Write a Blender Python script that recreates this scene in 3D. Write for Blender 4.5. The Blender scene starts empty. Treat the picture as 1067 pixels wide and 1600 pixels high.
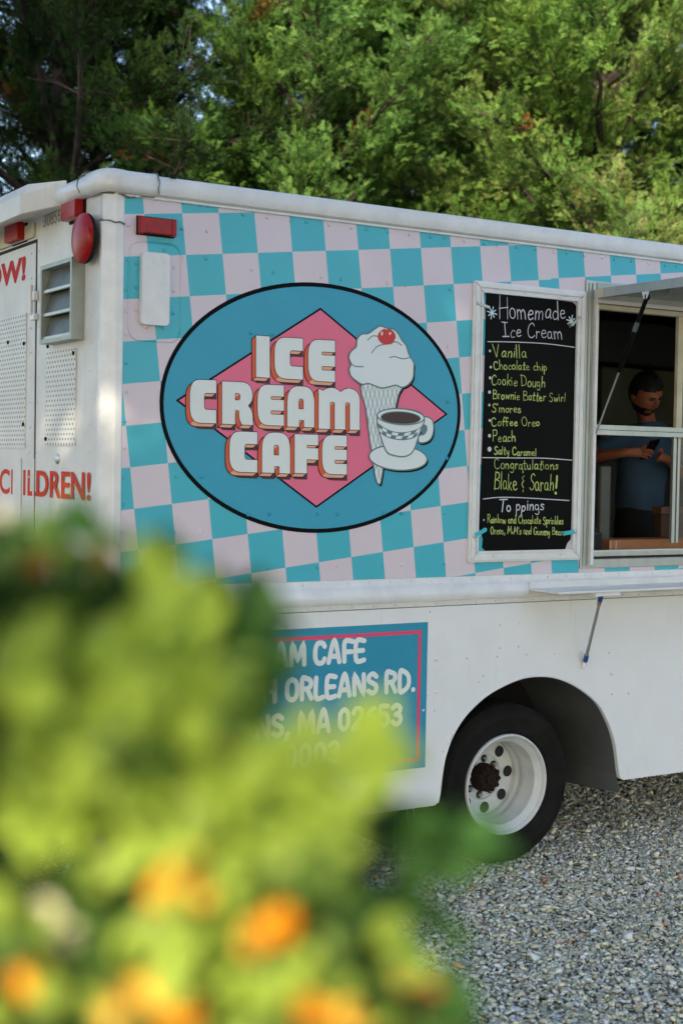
import bpy, bmesh, math, random
import numpy as np
from mathutils import Vector, Matrix
from mathutils.geometry import tessellate_polygon
random.seed(7); rng = np.random.default_rng(7)
S = bpy.context.scene
C = S.collection
R = math.radians

# ------------------------------------------------------------------ camera
CAM = Vector((-2.24266, -5.50343, 1.96586))
AX = Vector((0.85166255, -0.52379776, 0.01751605)).normalized()
AF = Vector((0.52408295, 0.8509944, -0.03384667)).normalized()
AU = AX.cross(AF).normalized()
FPX = 2222.0
cd = bpy.data.cameras.new('camera'); cam = bpy.data.objects.new('camera', cd); C.objects.link(cam)
cam.matrix_world = Matrix(((AX.x, AU.x, -AF.x, CAM.x), (AX.y, AU.y, -AF.y, CAM.y), (AX.z, AU.z, -AF.z, CAM.z), (0, 0, 0, 1)))
cd.sensor_fit = 'VERTICAL'; cd.sensor_height = 36; cd.lens = 36 * FPX / 1600
cd.clip_start = 0.05; cd.clip_end = 600
cd.dof.use_dof = True; cd.dof.focus_distance = 6.7; cd.dof.aperture_fstop = 2.6
S.camera = cam
S.render.resolution_x = 682; S.render.resolution_y = 1024

# ------------------------------------------------------------------ light
SUN_AZ = Vector((-0.62, -0.785)).normalized()     # horizontal direction towards the sun
SUN_EL = 27.0
SUN = Vector((SUN_AZ.x * math.cos(R(SUN_EL)), SUN_AZ.y * math.cos(R(SUN_EL)), math.sin(R(SUN_EL))))
W = bpy.data.worlds.new('World'); S.world = W; W.use_nodes = True
nt = W.node_tree; nt.nodes.clear()
sk = nt.nodes.new('ShaderNodeTexSky'); sk.sky_type = 'NISHITA'; sk.sun_disc = False
sk.sun_elevation = R(SUN_EL); sk.sun_rotation = math.atan2(SUN.x, SUN.y)
sk.air_density = 1.0; sk.dust_density = 1.2; sk.ozone_density = 1.0
bg = nt.nodes.new('ShaderNodeBackground'); bg.inputs['Strength'].default_value = 0.15
wo = nt.nodes.new('ShaderNodeOutputWorld')
nt.links.new(sk.outputs[0], bg.inputs[0]); nt.links.new(bg.outputs[0], wo.inputs[0])
sl = bpy.data.lights.new('sun', 'SUN'); sl.energy = 4.0; sl.angle = R(0.6); sl.color = (1.0, 0.86, 0.66)
so = bpy.data.objects.new('sun', sl); C.objects.link(so)
so.rotation_euler = SUN.to_track_quat('Z', 'Y').to_euler(); so.location = (-20, -20, 20)
S.view_settings.view_transform = 'Standard'; S.view_settings.look = 'None'
S.view_settings.exposure = 1.14; S.view_settings.gamma = 1.0; S.view_settings.use_curve_mapping = False
S.render.engine = 'CYCLES'

# ------------------------------------------------------------------ helpers
GZ = -0.03                                         # ground level (truck coordinates start at the skirt datum)
def ray(px, py): return AX * ((px - 533.5) / FPX) - AU * ((py - 800) / FPX) + AF
def side(px, py, Y=0.0):                           # a measured point on the truck's side wall (plane y = Y)
    d = ray(px, py); return CAM + d * ((Y - CAM.y) / d.y)
def rear(px, py, X=0.0):                           # a measured point on the truck's rear wall (plane x = X)
    d = ray(px, py); return CAM + d * ((X - CAM.x) / d.x)

def tag(o, label=None, cat=None, group=None, kind=None):
    if label: o['label'] = label
    if cat: o['category'] = cat
    if group: o['group'] = group
    if kind: o['kind'] = kind
    return o
def empty(name, loc=(0, 0, 0)):
    o = bpy.data.objects.new(name, None); o.location = loc; o.empty_display_size = 0.2; C.objects.link(o); return o
def link(name, me, parent=None):
    o = bpy.data.objects.new(name, me); C.objects.link(o)
    if parent is not None:
        o.parent = parent
        base = parent; off = Vector((0, 0, 0))
        while base is not None: off += Vector(base.location); base = base.parent
        o.location = -off                          # geometry is written in truck/world coordinates
    return o

def mat(name, col, rough=0.5, metal=0.0, specks=0.0, var=0.0, vscale=6.0, bump=0.0, bscale=60.0, col2=None, spec=None, coat=0.0, streak=None):
    m = bpy.data.materials.new(name); m.use_nodes = True; n = m.node_tree; p = n.nodes['Principled BSDF']
    p.inputs['Base Color'].default_value = (*col, 1); p.inputs['Roughness'].default_value = rough; p.inputs['Metallic'].default_value = metal
    if spec is not None: p.inputs['Specular IOR Level'].default_value = spec
    if coat: p.inputs['Coat Weight'].default_value = coat; p.inputs['Coat Roughness'].default_value = 0.15
    tc = n.nodes.new('ShaderNodeTexCoord')
    if var or col2:
        t = n.nodes.new('ShaderNodeTexNoise'); t.inputs['Scale'].default_value = vscale; t.inputs['Detail'].default_value = 7; t.inputs['Roughness'].default_value = 0.62
        n.links.new(tc.outputs['Object'], t.inputs['Vector'])
        if streak:
            mp = n.nodes.new('ShaderNodeMapping'); mp.inputs['Scale'].default_value = streak
            n.links.new(tc.outputs['Object'], mp.inputs['Vector']); n.links.new(mp.outputs[0], t.inputs['Vector'])
        cr = n.nodes.new('ShaderNodeValToRGB'); cr.color_ramp.elements[0].position = 0.3; cr.color_ramp.elements[1].position = 0.72
        a = col2 if col2 else tuple(c * (1 - var) for c in col)
        cr.color_ramp.elements[0].color = (*a, 1); cr.color_ramp.elements[1].color = (*col, 1)
        n.links.new(t.outputs['Fac'], cr.inputs[0]); n.links.new(cr.outputs[0], p.inputs['Base Color'])
    if specks:                                     # chips, scuffs and faint run-down streaks
        base = p.inputs['Base Color'].links[0].from_socket
        for sc, thr, colr, st, amt in ((34, .735, (.16, .14, .12), (1, 1, 1), .8), (9, .60, tuple(c * .80 for c in col[:3]), (2.2, 2.2, .22), specks), (2.4, .56, (col[0] * .86, col[1] * .85, col[2] * .80), (1, 1, 1), specks)):
            mp = n.nodes.new('ShaderNodeMapping'); mp.inputs['Scale'].default_value = st; n.links.new(tc.outputs['Object'], mp.inputs['Vector'])
            q = n.nodes.new('ShaderNodeTexNoise'); q.inputs['Scale'].default_value = sc; q.inputs['Detail'].default_value = 5; n.links.new(mp.outputs[0], q.inputs['Vector'])
            r_ = n.nodes.new('ShaderNodeMapRange'); r_.inputs['From Min'].default_value = thr; r_.inputs['From Max'].default_value = thr + (.03 if sc == 34 else .22); r_.inputs['To Max'].default_value = amt; n.links.new(q.outputs['Fac'], r_.inputs['Value'])
            mx = n.nodes.new('ShaderNodeMix'); mx.data_type = 'RGBA'; n.links.new(r_.outputs[0], mx.inputs['Factor']); n.links.new(base, mx.inputs[6]); mx.inputs[7].default_value = (*colr, 1); base = mx.outputs[2]
        n.links.new(base, p.inputs['Base Color'])
    if bump:
        t2 = n.nodes.new('ShaderNodeTexNoise'); t2.inputs['Scale'].default_value = bscale; t2.inputs['Detail'].default_value = 4
        n.links.new(tc.outputs['Object'], t2.inputs['Vector'])
        b = n.nodes.new('ShaderNodeBump'); b.inputs['Strength'].default_value = bump; b.inputs['Distance'].default_value = 0.01
        n.links.new(t2.outputs['Fac'], b.inputs['Height']); n.links.new(b.outputs[0], p.inputs['Normal'])
    return m

def attr_mat(name, rough=0.6, trans=0.0, bump=0.0):
    m = bpy.data.materials.new(name); m.use_nodes = True; n = m.node_tree; p = n.nodes['Principled BSDF']
    a = n.nodes.new('ShaderNodeAttribute'); a.attribute_name = 'tint'
    n.links.new(a.outputs['Color'], p.inputs['Base Color']); p.inputs['Roughness'].default_value = rough
    p.inputs['Specular IOR Level'].default_value = 0.15
    if bump:
        tc = n.nodes.new('ShaderNodeTexCoord')
        t2 = n.nodes.new('ShaderNodeTexNoise'); t2.inputs['Scale'].default_value = 160; n.links.new(tc.outputs['Object'], t2.inputs['Vector'])
        b = n.nodes.new('ShaderNodeBump'); b.inputs['Strength'].default_value = bump; b.inputs['Distance'].default_value = 0.004
        n.links.new(t2.outputs['Fac'], b.inputs['Height']); n.links.new(b.outputs[0], p.inputs['Normal'])
    if trans:
        tr = n.nodes.new('ShaderNodeBsdfTranslucent'); n.links.new(a.outputs['Color'], tr.inputs['Color'])
        mx = n.nodes.new('ShaderNodeMixShader'); mx.inputs[0].default_value = trans
        n.links.new(p.outputs[0], mx.inputs[1]); n.links.new(tr.outputs[0], mx.inputs[2])
        n.links.new(mx.outputs[0], n.nodes['Material Output'].inputs['Surface'])
    return m

# mesh collector: several shapes -> ONE mesh object
class MB:
    def __init__(s): s.v = []; s.f = []; s.mi = []
    def add(s, vs, fs, mi=0):
        b = len(s.v); s.v += [tuple(v) for v in vs]; s.f += [tuple(i + b for i in f) for f in fs]; s.mi += [mi] * len(fs); return s
    def box(s, x0, x1, y0, y1, z0, z1, mi=0):
        v = [(x, y, z) for x in (x0, x1) for y in (y0, y1) for z in (z0, z1)]
        return s.add(v, [(0, 1, 3, 2), (4, 6, 7, 5), (0, 4, 5, 1), (2, 3, 7, 6), (0, 2, 6, 4), (1, 5, 7, 3)], mi)
    def tube(s, pts, r, n=8, mi=0, cap=True):
        pts = [Vector(p) for p in pts]; rs = r if isinstance(r, (list, tuple)) else [r] * len(pts); vs = []; up = None
        for i, p in enumerate(pts):
            t = (pts[min(i + 1, len(pts) - 1)] - pts[max(i - 1, 0)]).normalized()
            if up is None: up = Vector((0, 0, 1)) if abs(t.z) < .9 else Vector((1, 0, 0))
            a = t.cross(up).normalized(); up = a.cross(t).normalized()
            for k in range(n):
                q = 2 * math.pi * k / n; vs.append(p + (a * math.cos(q) + up * math.sin(q)) * rs[i])
        fs = [(i * n + k, i * n + (k + 1) % n, (i + 1) * n + (k + 1) % n, (i + 1) * n + k) for i in range(len(pts) - 1) for k in range(n)]
        if cap: fs += [tuple(range(n))[::-1], tuple((len(pts) - 1) * n + k for k in range(n))]
        return s.add(vs, fs, mi)
    def disc(s, c, r, nrm, n=16, mi=0, h=0.0, r2=None):      # short cylinder / dome base along nrm
        c = Vector(c); nrm = Vector(nrm).normalized(); return s.tube([c, c + nrm * max(h, 1e-4)], [r, r2 if r2 is not None else r], n, mi)
    def dome(s, c, r, nrm, h, n=8, mi=0):
        c = Vector(c); nrm = Vector(nrm).normalized()
        a = nrm.orthogonal().normalized(); b = nrm.cross(a); vs = []
        for rr, hh in ((1, 0), (.86, .5), (.5, .87)):
            for k in range(n):
                q = 2 * math.pi * k / n; vs.append(c + (a * math.cos(q) + b * math.sin(q)) * r * rr + nrm * h * hh)
        vs.append(c + nrm * h)
        fs = [(j * n + k, j * n + (k + 1) % n, j * n + n + (k + 1) % n, j * n + n + k) for j in (0, 1) for k in range(n)] + [(2 * n + k, 2 * n + (k + 1) % n, 3 * n) for k in range(n)]
        return s.add(vs, fs, mi)
    def lathe(s, prof, c, axis='y', n=40, mi=0, loop=False):  # prof: (radius, offset along axis)
        vs = []
        for r, h in prof:
            for k in range(n):
                q = 2 * math.pi * k / n
                vs.append((c[0] + r * math.cos(q), c[1] + h, c[2] + r * math.sin(q)) if axis == 'y' else
                          (c[0] + h, c[1] + r * math.cos(q), c[2] + r * math.sin(q)) if axis == 'x' else
                          (c[0] + r * math.cos(q), c[1] + r * math.sin(q), c[2] + h))
        m = len(prof); fs = [(i * n + k, i * n + (k + 1) % n, ((i + 1) % m) * n + (k + 1) % n, ((i + 1) % m) * n + k) for i in range(m if loop else m - 1) for k in range(n)]
        return s.add(vs, fs, mi)
    def build(s, name, mats, parent=None, smooth=False, bevel=0.0, kind=None, auto=None):
        me = bpy.data.meshes.new(name); me.from_pydata(s.v, [], s.f)
        for m in (mats if isinstance(mats, (list, tuple)) else [mats]): me.materials.append(m)
        if any(s.mi): me.polygons.foreach_set('material_index', s.mi)
        bm = bmesh.new(); bm.from_mesh(me); bmesh.ops.recalc_face_normals(bm, faces=bm.faces)
        if bevel: bmesh.ops.bevel(bm, geom=bm.edges[:], offset=bevel, segments=2, profile=0.5, affect='EDGES', clamp_overlap=True)
        if smooth:
            for f in bm.faces: f.smooth = True
            for e in bm.edges:
                if len(e.link_faces) == 2 and e.calc_face_angle() > R(auto or 40): e.smooth = False
        bm.to_mesh(me); bm.free()
        o = link(name, me, parent)
        if kind: o['kind'] = kind
        return o
def B(name, m, parent, *bx, bevel=0.0, **k):
    mb = MB()
    for b in bx: mb.box(*b)
    return mb.build(name, m, parent, bevel=bevel, **k)

def smooth_line(p, closed=False, n=5):
    p = [Vector(q) for q in p]; N = len(p); out = []
    if N < 3 and not closed: return p
    for i in range(N if closed else N - 1):
        g = lambda j: p[j % N] if closed else p[max(0, min(N - 1, j))]
        a, b, c, d = g(i - 1), g(i), g(i + 1), g(i + 2)
        for k in range(n):
            t = k / n; out.append(0.5 * ((2 * b) + (c - a) * t + (2 * a - 5 * b + 4 * c - d) * t * t + (3 * b - a - 3 * c + d) * t ** 3))
    if not closed: out.append(p[-1])
    return out

def sheet(mb, pts, Y, mi=0, holes=()):                       # flat polygon (x,z) in plane y=Y
    loops = [[Vector((p[0], p[1], 0)) for p in pts]] + [[Vector((p[0], p[1], 0)) for p in h] for h in holes]
    fl = [v for l in loops for v in l]
    mb.add([(v.x, Y, v.y) for v in fl], tessellate_polygon(loops), mi)
def ribbon(mb, pts, w, Y, mi=0, closed=False, caps=True, drift=0.0002):
    P = [Vector((p[0], p[1])) for p in pts]
    Q = [P[0]]
    for p in P[1:]:
        if (p - Q[-1]).length > 1e-5: Q.append(p)
    if closed and (Q[0] - Q[-1]).length < 1e-5: Q.pop()
    N = len(Q)
    if N < 2: return
    vs = []
    for i in range(N):
        a = Q[i - 1] if (i > 0 or closed) else None; b = Q[(i + 1) % N] if (i < N - 1 or closed) else None
        d1 = (Q[i] - a).normalized() if a is not None else (b - Q[i]).normalized(); d2 = (b - Q[i]).normalized() if b is not None else d1
        n1 = Vector((-d1.y, d1.x)); n2 = Vector((-d2.y, d2.x)); m = n1 + n2
        m = m.normalized() if m.length > 1e-4 else n1
        k = min(1.0 / max(m.dot(n1), 0.3), 1.8) * w / 2
        y = Y - drift * i / N
        vs += [(Q[i].x + m.x * k, y, Q[i].y + m.y * k), (Q[i].x - m.x * k, y, Q[i].y - m.y * k)]
    fs = [(2 * i, 2 * i + 1, 2 * ((i + 1) % N) + 1, 2 * ((i + 1) % N)) for i in range(N if closed else N - 1)]
    mb.add(vs, fs, mi)
    if caps and not closed:
        for e, d, y in ((Q[0], (Q[0] - Q[1]).normalized(), Y), (Q[-1], (Q[-1] - Q[-2]).normalized(), Y - drift)):
            a0 = math.atan2(d.y, d.x); vv = [(e.x, y, e.y)] + [(e.x + math.cos(a0 + t) * w / 2, y, e.y + math.sin(a0 + t) * w / 2) for t in [(-.5 + k / 6) * math.pi for k in range(7)]]
            mb.add(vv, [(0, k, k + 1) for k in range(1, 7)], mi)
def S2(px, py):
    q = side(px, py); return (q.x, q.z)
def rp(c, n=5):                                              # rounded polygon from (x,y,r) corners
    out = []; N = len(c)
    for i in range(N):
        x, y, r = c[i]; p = Vector((x, y))
        if r <= 0: out.append((x, y)); continue
        a = Vector(c[i - 1][:2]); b = Vector(c[(i + 1) % N][:2])
        ra = min(r, (a - p).length * .95); rb = min(r, (b - p).length * .95); A = p + (a - p).normalized() * ra; Bq = p + (b - p).normalized() * rb
        for k in range(n + 1):
            t = k / n; q = A * (1 - t) ** 2 + p * 2 * t * (1 - t) + Bq * t * t; out.append((q.x, q.y))
    return out

# ------------------------------------------------------------------ materials
white = mat('white_paint', (.77, .785, .78), .38, specks=.7, var=.08, vscale=3.2, bump=.25, bscale=3.5, coat=.15)
white2 = mat('rail_paint', (.76, .77, .76), .33, specks=.8, var=.18, vscale=9, bump=.15, bscale=30, coat=.2, streak=(1, 1, 1))
oldwhite = mat('aged_white_paint', (.72, .715, .67), .45, specks=.9, var=.2, vscale=5, bump=.2, bscale=20)
cream = mat('cream_paint', (.66, .62, .46), .5, var=.25, vscale=8)
alu = mat('brushed_aluminium', (.50, .52, .48), .38, .75, var=.2, vscale=14, streak=(1, 1, .15))
alu2 = mat('dull_aluminium', (.42, .46, .42), .5, .5, var=.2, vscale=14)
steel = mat('screw_steel', (.55, .55, .55), .3, .9)
black = mat('black_ink', (.004, .004, .005), .6, spec=.08)
dark = mat('dark_gap', (.012, .012, .012), .8)
teal = mat('oval_teal', (.024, .34, .49), .42, var=.08, vscale=3)
pink = mat('diamond_pink', (.80, .15, .26), .45, var=.06)
lface = mat('letter_white', (.74, .78, .76), .42, var=.05)
orange = mat('letter_orange', (.68, .09, .02), .45)
peach = mat('letter_peach', (.78, .36, .22), .45)
maroon = mat('letter_shadow', (.07, .015, .025), .5)
greyline = mat('grey_teal_line', (.10, .19, .20), .45)
coffee = mat('coffee_brown', (.035, .006, .005), .3)
cherry = mat('cherry_red', (.55, .015, .015), .35)
redlens = mat('red_lens', (.40, .006, .005), .3, var=.45, vscale=40, coat=.1, spec=.25)
redtext = mat('red_vinyl', (.50, .008, .008), .6, spec=.2)
redtext2 = mat('orange_red_vinyl', (.60, .035, .008), .6, spec=.2)
rubber = mat('tyre_rubber', (.009, .0085, .008), .85, spec=.08, col2=(.018, .017, .015), vscale=9, bump=.3, bscale=80)
rimpaint = mat('rim_paint', (.64, .67, .66), .45, var=.2, vscale=12, bump=.2, bscale=60)
rust = mat('rusty_hub', (.030, .016, .011), .85, spec=.15, var=.5, vscale=30, bump=.8, bscale=60)
liner = mat('fender_liner', (.11, .12, .125), .6, var=.3, vscale=5)
chassis = mat('chassis_black', (.014, .014, .014), .8, spec=.15)
board = mat('black_menu_sheet', (.004, .004, .004), .35, spec=.06, var=.3, vscale=3)
chalkw = mat('white_chalk_marker', (.62, .62, .68), .7)
chalky = mat('yellow_green_chalk_marker', (.56, .70, .19), .7, var=.35, vscale=60)
tapeb = mat('turquoise_strap', (.03, .45, .52), .5)
bluetape = mat('blue_tape', (.01, .07, .25), .5)
signblue = mat('sign_blue', (.014, .27, .41), .45, var=.1)
signpink = mat('sign_pink', (.75, .05, .14), .45)
glassm = mat('grey_louvre_glass', (.13, .145, .12), .35, var=.45, vscale=14, spec=.25)
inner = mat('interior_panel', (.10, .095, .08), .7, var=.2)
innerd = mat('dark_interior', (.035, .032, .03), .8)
card = mat('cardboard', (.42, .19, .08), .7, var=.2, vscale=12)
tapec = mat('clear_tape', (.60, .36, .24), .2)
brownw = mat('brown_wood', (.12, .055, .035), .6, var=.3)

def checker_mat():
    m = bpy.data.materials.new('checker_wrap'); m.use_nodes = True; n = m.node_tree; L = n.links; p = n.nodes['Principled BSDF']
    tc = n.nodes.new('ShaderNodeTexCoord'); sp = n.nodes.new('ShaderNodeSeparateXYZ'); L.new(tc.outputs['Object'], sp.inputs[0])
    def M(op, a, b=None, c=None):
        q = n.nodes.new('ShaderNodeMath'); q.operation = op
        for i, v in enumerate((a, b, c)):
            if v is None: continue
            if isinstance(v, (int, float)): q.inputs[i].default_value = v
            else: L.new(v, q.inputs[i])
        return q.outputs[0]
    x, z = sp.outputs[0], sp.outputs[2]
    # grid basis fitted on the photograph: e1=(.1718,.0203) per column, e2=(-.0204,.1722) per row; a print seam at x=2.3 shifts the pattern
    sh = M('MULTIPLY', M('GREATER_THAN', x, 2.34), 0.045)
    x2 = M('ADD', x, sh)
    dx = M('SUBTRACT', x2, 0.160); dz = M('SUBTRACT', z, 2.989)
    a, b, c, d = .1718, -.0204, .0203, .1722; det = a * d - b * c
    u = M('DIVIDE', M('SUBTRACT', M('MULTIPLY', dx, d), M('MULTIPLY', dz, b)), det)
    v = M('DIVIDE', M('SUBTRACT', M('MULTIPLY', dz, a), M('MULTIPLY', dx, c)), det)
    par = M('PINGPONG', M('ADD', M('FLOOR', u), M('FLOOR', v)), 1.0)
    no = n.nodes.new('ShaderNodeTexNoise'); no.inputs['Scale'].default_value = 3; no.inputs['Detail'].default_value = 8; L.new(tc.outputs['Object'], no.inputs['Vector'])
    cr = n.nodes.new('ShaderNodeValToRGB'); cr.color_ramp.elements[0].color = (.86, .86, .86, 1); cr.color_ramp.elements[1].color = (1, 1, 1, 1); L.new(no.outputs['Fac'], cr.inputs[0])
    mx = n.nodes.new('ShaderNodeMix'); mx.data_type = 'RGBA'; L.new(par, mx.inputs['Factor'])
    mx.inputs[6].default_value = (.70, .61, .66, 1); mx.inputs[7].default_value = (.045, .46, .56, 1)
    ml = n.nodes.new('ShaderNodeMix'); ml.data_type = 'RGBA'; ml.blend_type = 'MULTIPLY'; ml.inputs['Factor'].default_value = 1
    L.new(mx.outputs[2], ml.inputs[6]); L.new(cr.outputs[0], ml.inputs[7]); L.new(ml.outputs[2], p.inputs['Base Color'])
    p.inputs['Roughness'].default_value = .36; p.inputs['Coat Weight'].default_value = .1
    n2 = n.nodes.new('ShaderNodeTexNoise'); n2.inputs['Scale'].default_value = 4; n2.inputs['Detail'].default_value = 3; L.new(tc.outputs['Object'], n2.inputs['Vector'])
    bp = n.nodes.new('ShaderNodeBump'); bp.inputs['Strength'].default_value = .2; bp.inputs['Distance'].default_value = .01
    L.new(n2.outputs['Fac'], bp.inputs['Height']); L.new(bp.outputs[0], p.inputs['Normal'])
    return m
checker = checker_mat()

def perf_mat():
    m = mat('perforated_white_metal', (.70, .70, .66), .45, var=.15); n = m.node_tree; L = n.links; p = n.nodes['Principled BSDF']
    tc = n.nodes.new('ShaderNodeTexCoord'); sp = n.nodes.new('ShaderNodeSeparateXYZ'); L.new(tc.outputs['Object'], sp.inputs[0])
    def M(op, a, b=None):
        q = n.nodes.new('ShaderNodeMath'); q.operation = op
        for i, v in enumerate((a, b)):
            if v is None: continue
            if isinstance(v, (int, float)): q.inputs[i].default_value = v
            else: L.new(v, q.inputs[i])
        return q.outputs[0]
    pit = .0215; pity = .034
    row = M('FLOOR', M('DIVIDE', sp.outputs[2], pit)); off = M('MULTIPLY', M('MODULO', row, 2.0), .5)
    fy = M('SUBTRACT', M('FRACT', M('ADD', M('DIVIDE', sp.outputs[1], pity), off)), .5)
    fz = M('SUBTRACT', M('FRACT', M('DIVIDE', sp.outputs[2], pit)), .5)
    d = M('SQRT', M('ADD', M('POWER', fy, 2.0), M('POWER', fz, 2.0)))
    h = M('LESS_THAN', d, .24)
    old = p.inputs['Base Color'].links[0].from_socket
    mx = n.nodes.new('ShaderNodeMix'); mx.data_type = 'RGBA'; L.new(h, mx.inputs['Factor']); L.new(old, mx.inputs[6]); mx.inputs[7].default_value = (.20, .20, .18, 1)
    L.new(mx.outputs[2], p.inputs['Base Color'])
    return m
perf = perf_mat()
# ------------------------------------------------------------------ stroke lettering
HAND = {  # cap height 1, x-height .5; strokes "x,y x,y|..." ; advance first
'A':(.6,'0,0 .3,1 .6,0|.12,.38 .48,.38'),'B':(.55,'.05,0 .08,1|.08,.98 .42,.92 .42,.66 .1,.54|.1,.54 .5,.46 .5,.1 .05,.02'),
'C':(.6,'.55,.82 .4,1 .15,.85 .05,.45 .15,.1 .38,.0 .6,.15'),'D':(.6,'.08,0 .08,1|.0,.98 .4,.92 .6,.55 .45,.1 .05,.0'),
'G':(.65,'.58,.85 .4,1 .15,.85 .05,.45 .15,.08 .42,.0 .6,.2 .6,.42|.38,.42 .66,.42'),'H':(.7,'.08,0 .1,1.15|.62,0 .6,1.05|.05,.5 .65,.56'),
'I':(.5,'0,1 .5,.98|.25,1 .24,0|0,0 .52,.03'),'M':(.75,'.02,0 .12,.95|.12,.95 .35,.3 .62,.95|.62,.95 .72,0'),
'O':(.62,'.4,1 .15,.85 .04,.45 .2,.03 .45,.08 .6,.5 .5,.9 .32,1'),'P':(.52,'.06,-.02 .1,1|.04,.95 .4,1 .5,.75 .38,.52 .1,.48'),
'R':(.6,'.06,0 .1,1|.04,.95 .4,1 .5,.75 .36,.55 .1,.5|.25,.52 .6,0'),'S':(.5,'.48,.88 .3,1 .1,.85 .15,.6 .4,.42 .45,.15 .25,-.02 .02,.12'),
'T':(.65,'-.05,1 .7,1.02|.32,1 .3,0'),'V':(.6,'0,1.05 .26,0|.26,0 .55,1.05'),
'a':(.45,'.38,.42 .2,.5 .05,.3 .1,.04 .3,.08 .38,.4|.38,.45 .38,.1 .46,.0'),'b':(.42,'.06,1 .06,.02|.06,.35 .25,.48 .38,.28 .26,.02 .06,.06'),
'c':(.38,'.36,.42 .2,.5 .05,.28 .12,.03 .36,.08'),'d':(.46,'.4,.38 .22,.48 .05,.26 .15,.02 .38,.12|.42,1.02 .4,.0'),
'e':(.42,'.08,.26 .36,.32 .32,.48 .14,.47 .05,.22 .18,.01 .42,.1'),'f':(.34,'.36,.92 .22,1 .14,.8 .13,.0|.0,.5 .32,.52'),
'g':(.44,'.38,.42 .2,.5 .05,.28 .15,.06 .36,.16|.38,.48 .38,-.2 .22,-.36 .03,-.26'),'h':(.42,'.07,1.02 .06,0|.06,.3 .24,.5 .36,.38 .38,0'),
'i':(.16,'.08,.5 .08,.02|.08,.7 .09,.74'),'k':(.42,'.07,1.02 .06,0|.36,.5 .08,.22|.14,.26 .4,0'),'l':(.16,'.09,1.05 .06,.02'),
'm':(.66,'.05,.5 .06,0|.06,.34 .2,.5 .31,.36 .32,0|.32,.34 .48,.5 .6,.36 .62,0'),'n':(.44,'.05,.5 .06,0|.06,.32 .24,.5 .37,.36 .38,0'),
'o':(.44,'.22,.5 .06,.36 .07,.1 .24,.0 .39,.14 .37,.4 .2,.5'),'p':(.44,'.06,.5 .04,-.4|.05,.36 .24,.5 .39,.28 .25,.04 .06,.1'),
'r':(.32,'.06,.5 .06,0|.06,.3 .18,.48 .32,.44'),'s':(.36,'.34,.42 .18,.5 .07,.38 .2,.27 .33,.14 .2,.0 .03,.06'),
't':(.34,'.17,.86 .15,.08 .3,.02|.0,.54 .34,.58'),'u':(.44,'.06,.5 .07,.12 .2,.0 .36,.14|.38,.5 .4,.0'),
'w':(.58,'.03,.5 .14,.02|.14,.02 .28,.42|.28,.42 .42,.02|.42,.02 .55,.5'),'y':(.42,'.05,.5 .1,.2 .22,.14 .36,.26|.38,.5 .3,-.15 .12,-.38'),
"'":(.14,'.03,1 .1,.8'),',':(.2,'.12,.1 .04,-.2'),'+':(.3,'.05,.25 .27,.25|.16,.4 .16,.1'),
'&':(.34,'.18,1.15 .17,1.05|.3,.85 .1,.72 .24,.55|.24,.55 .05,.35 .2,.12|.16,-.02 .15,-.12'),' ':(.28,'')}
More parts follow.
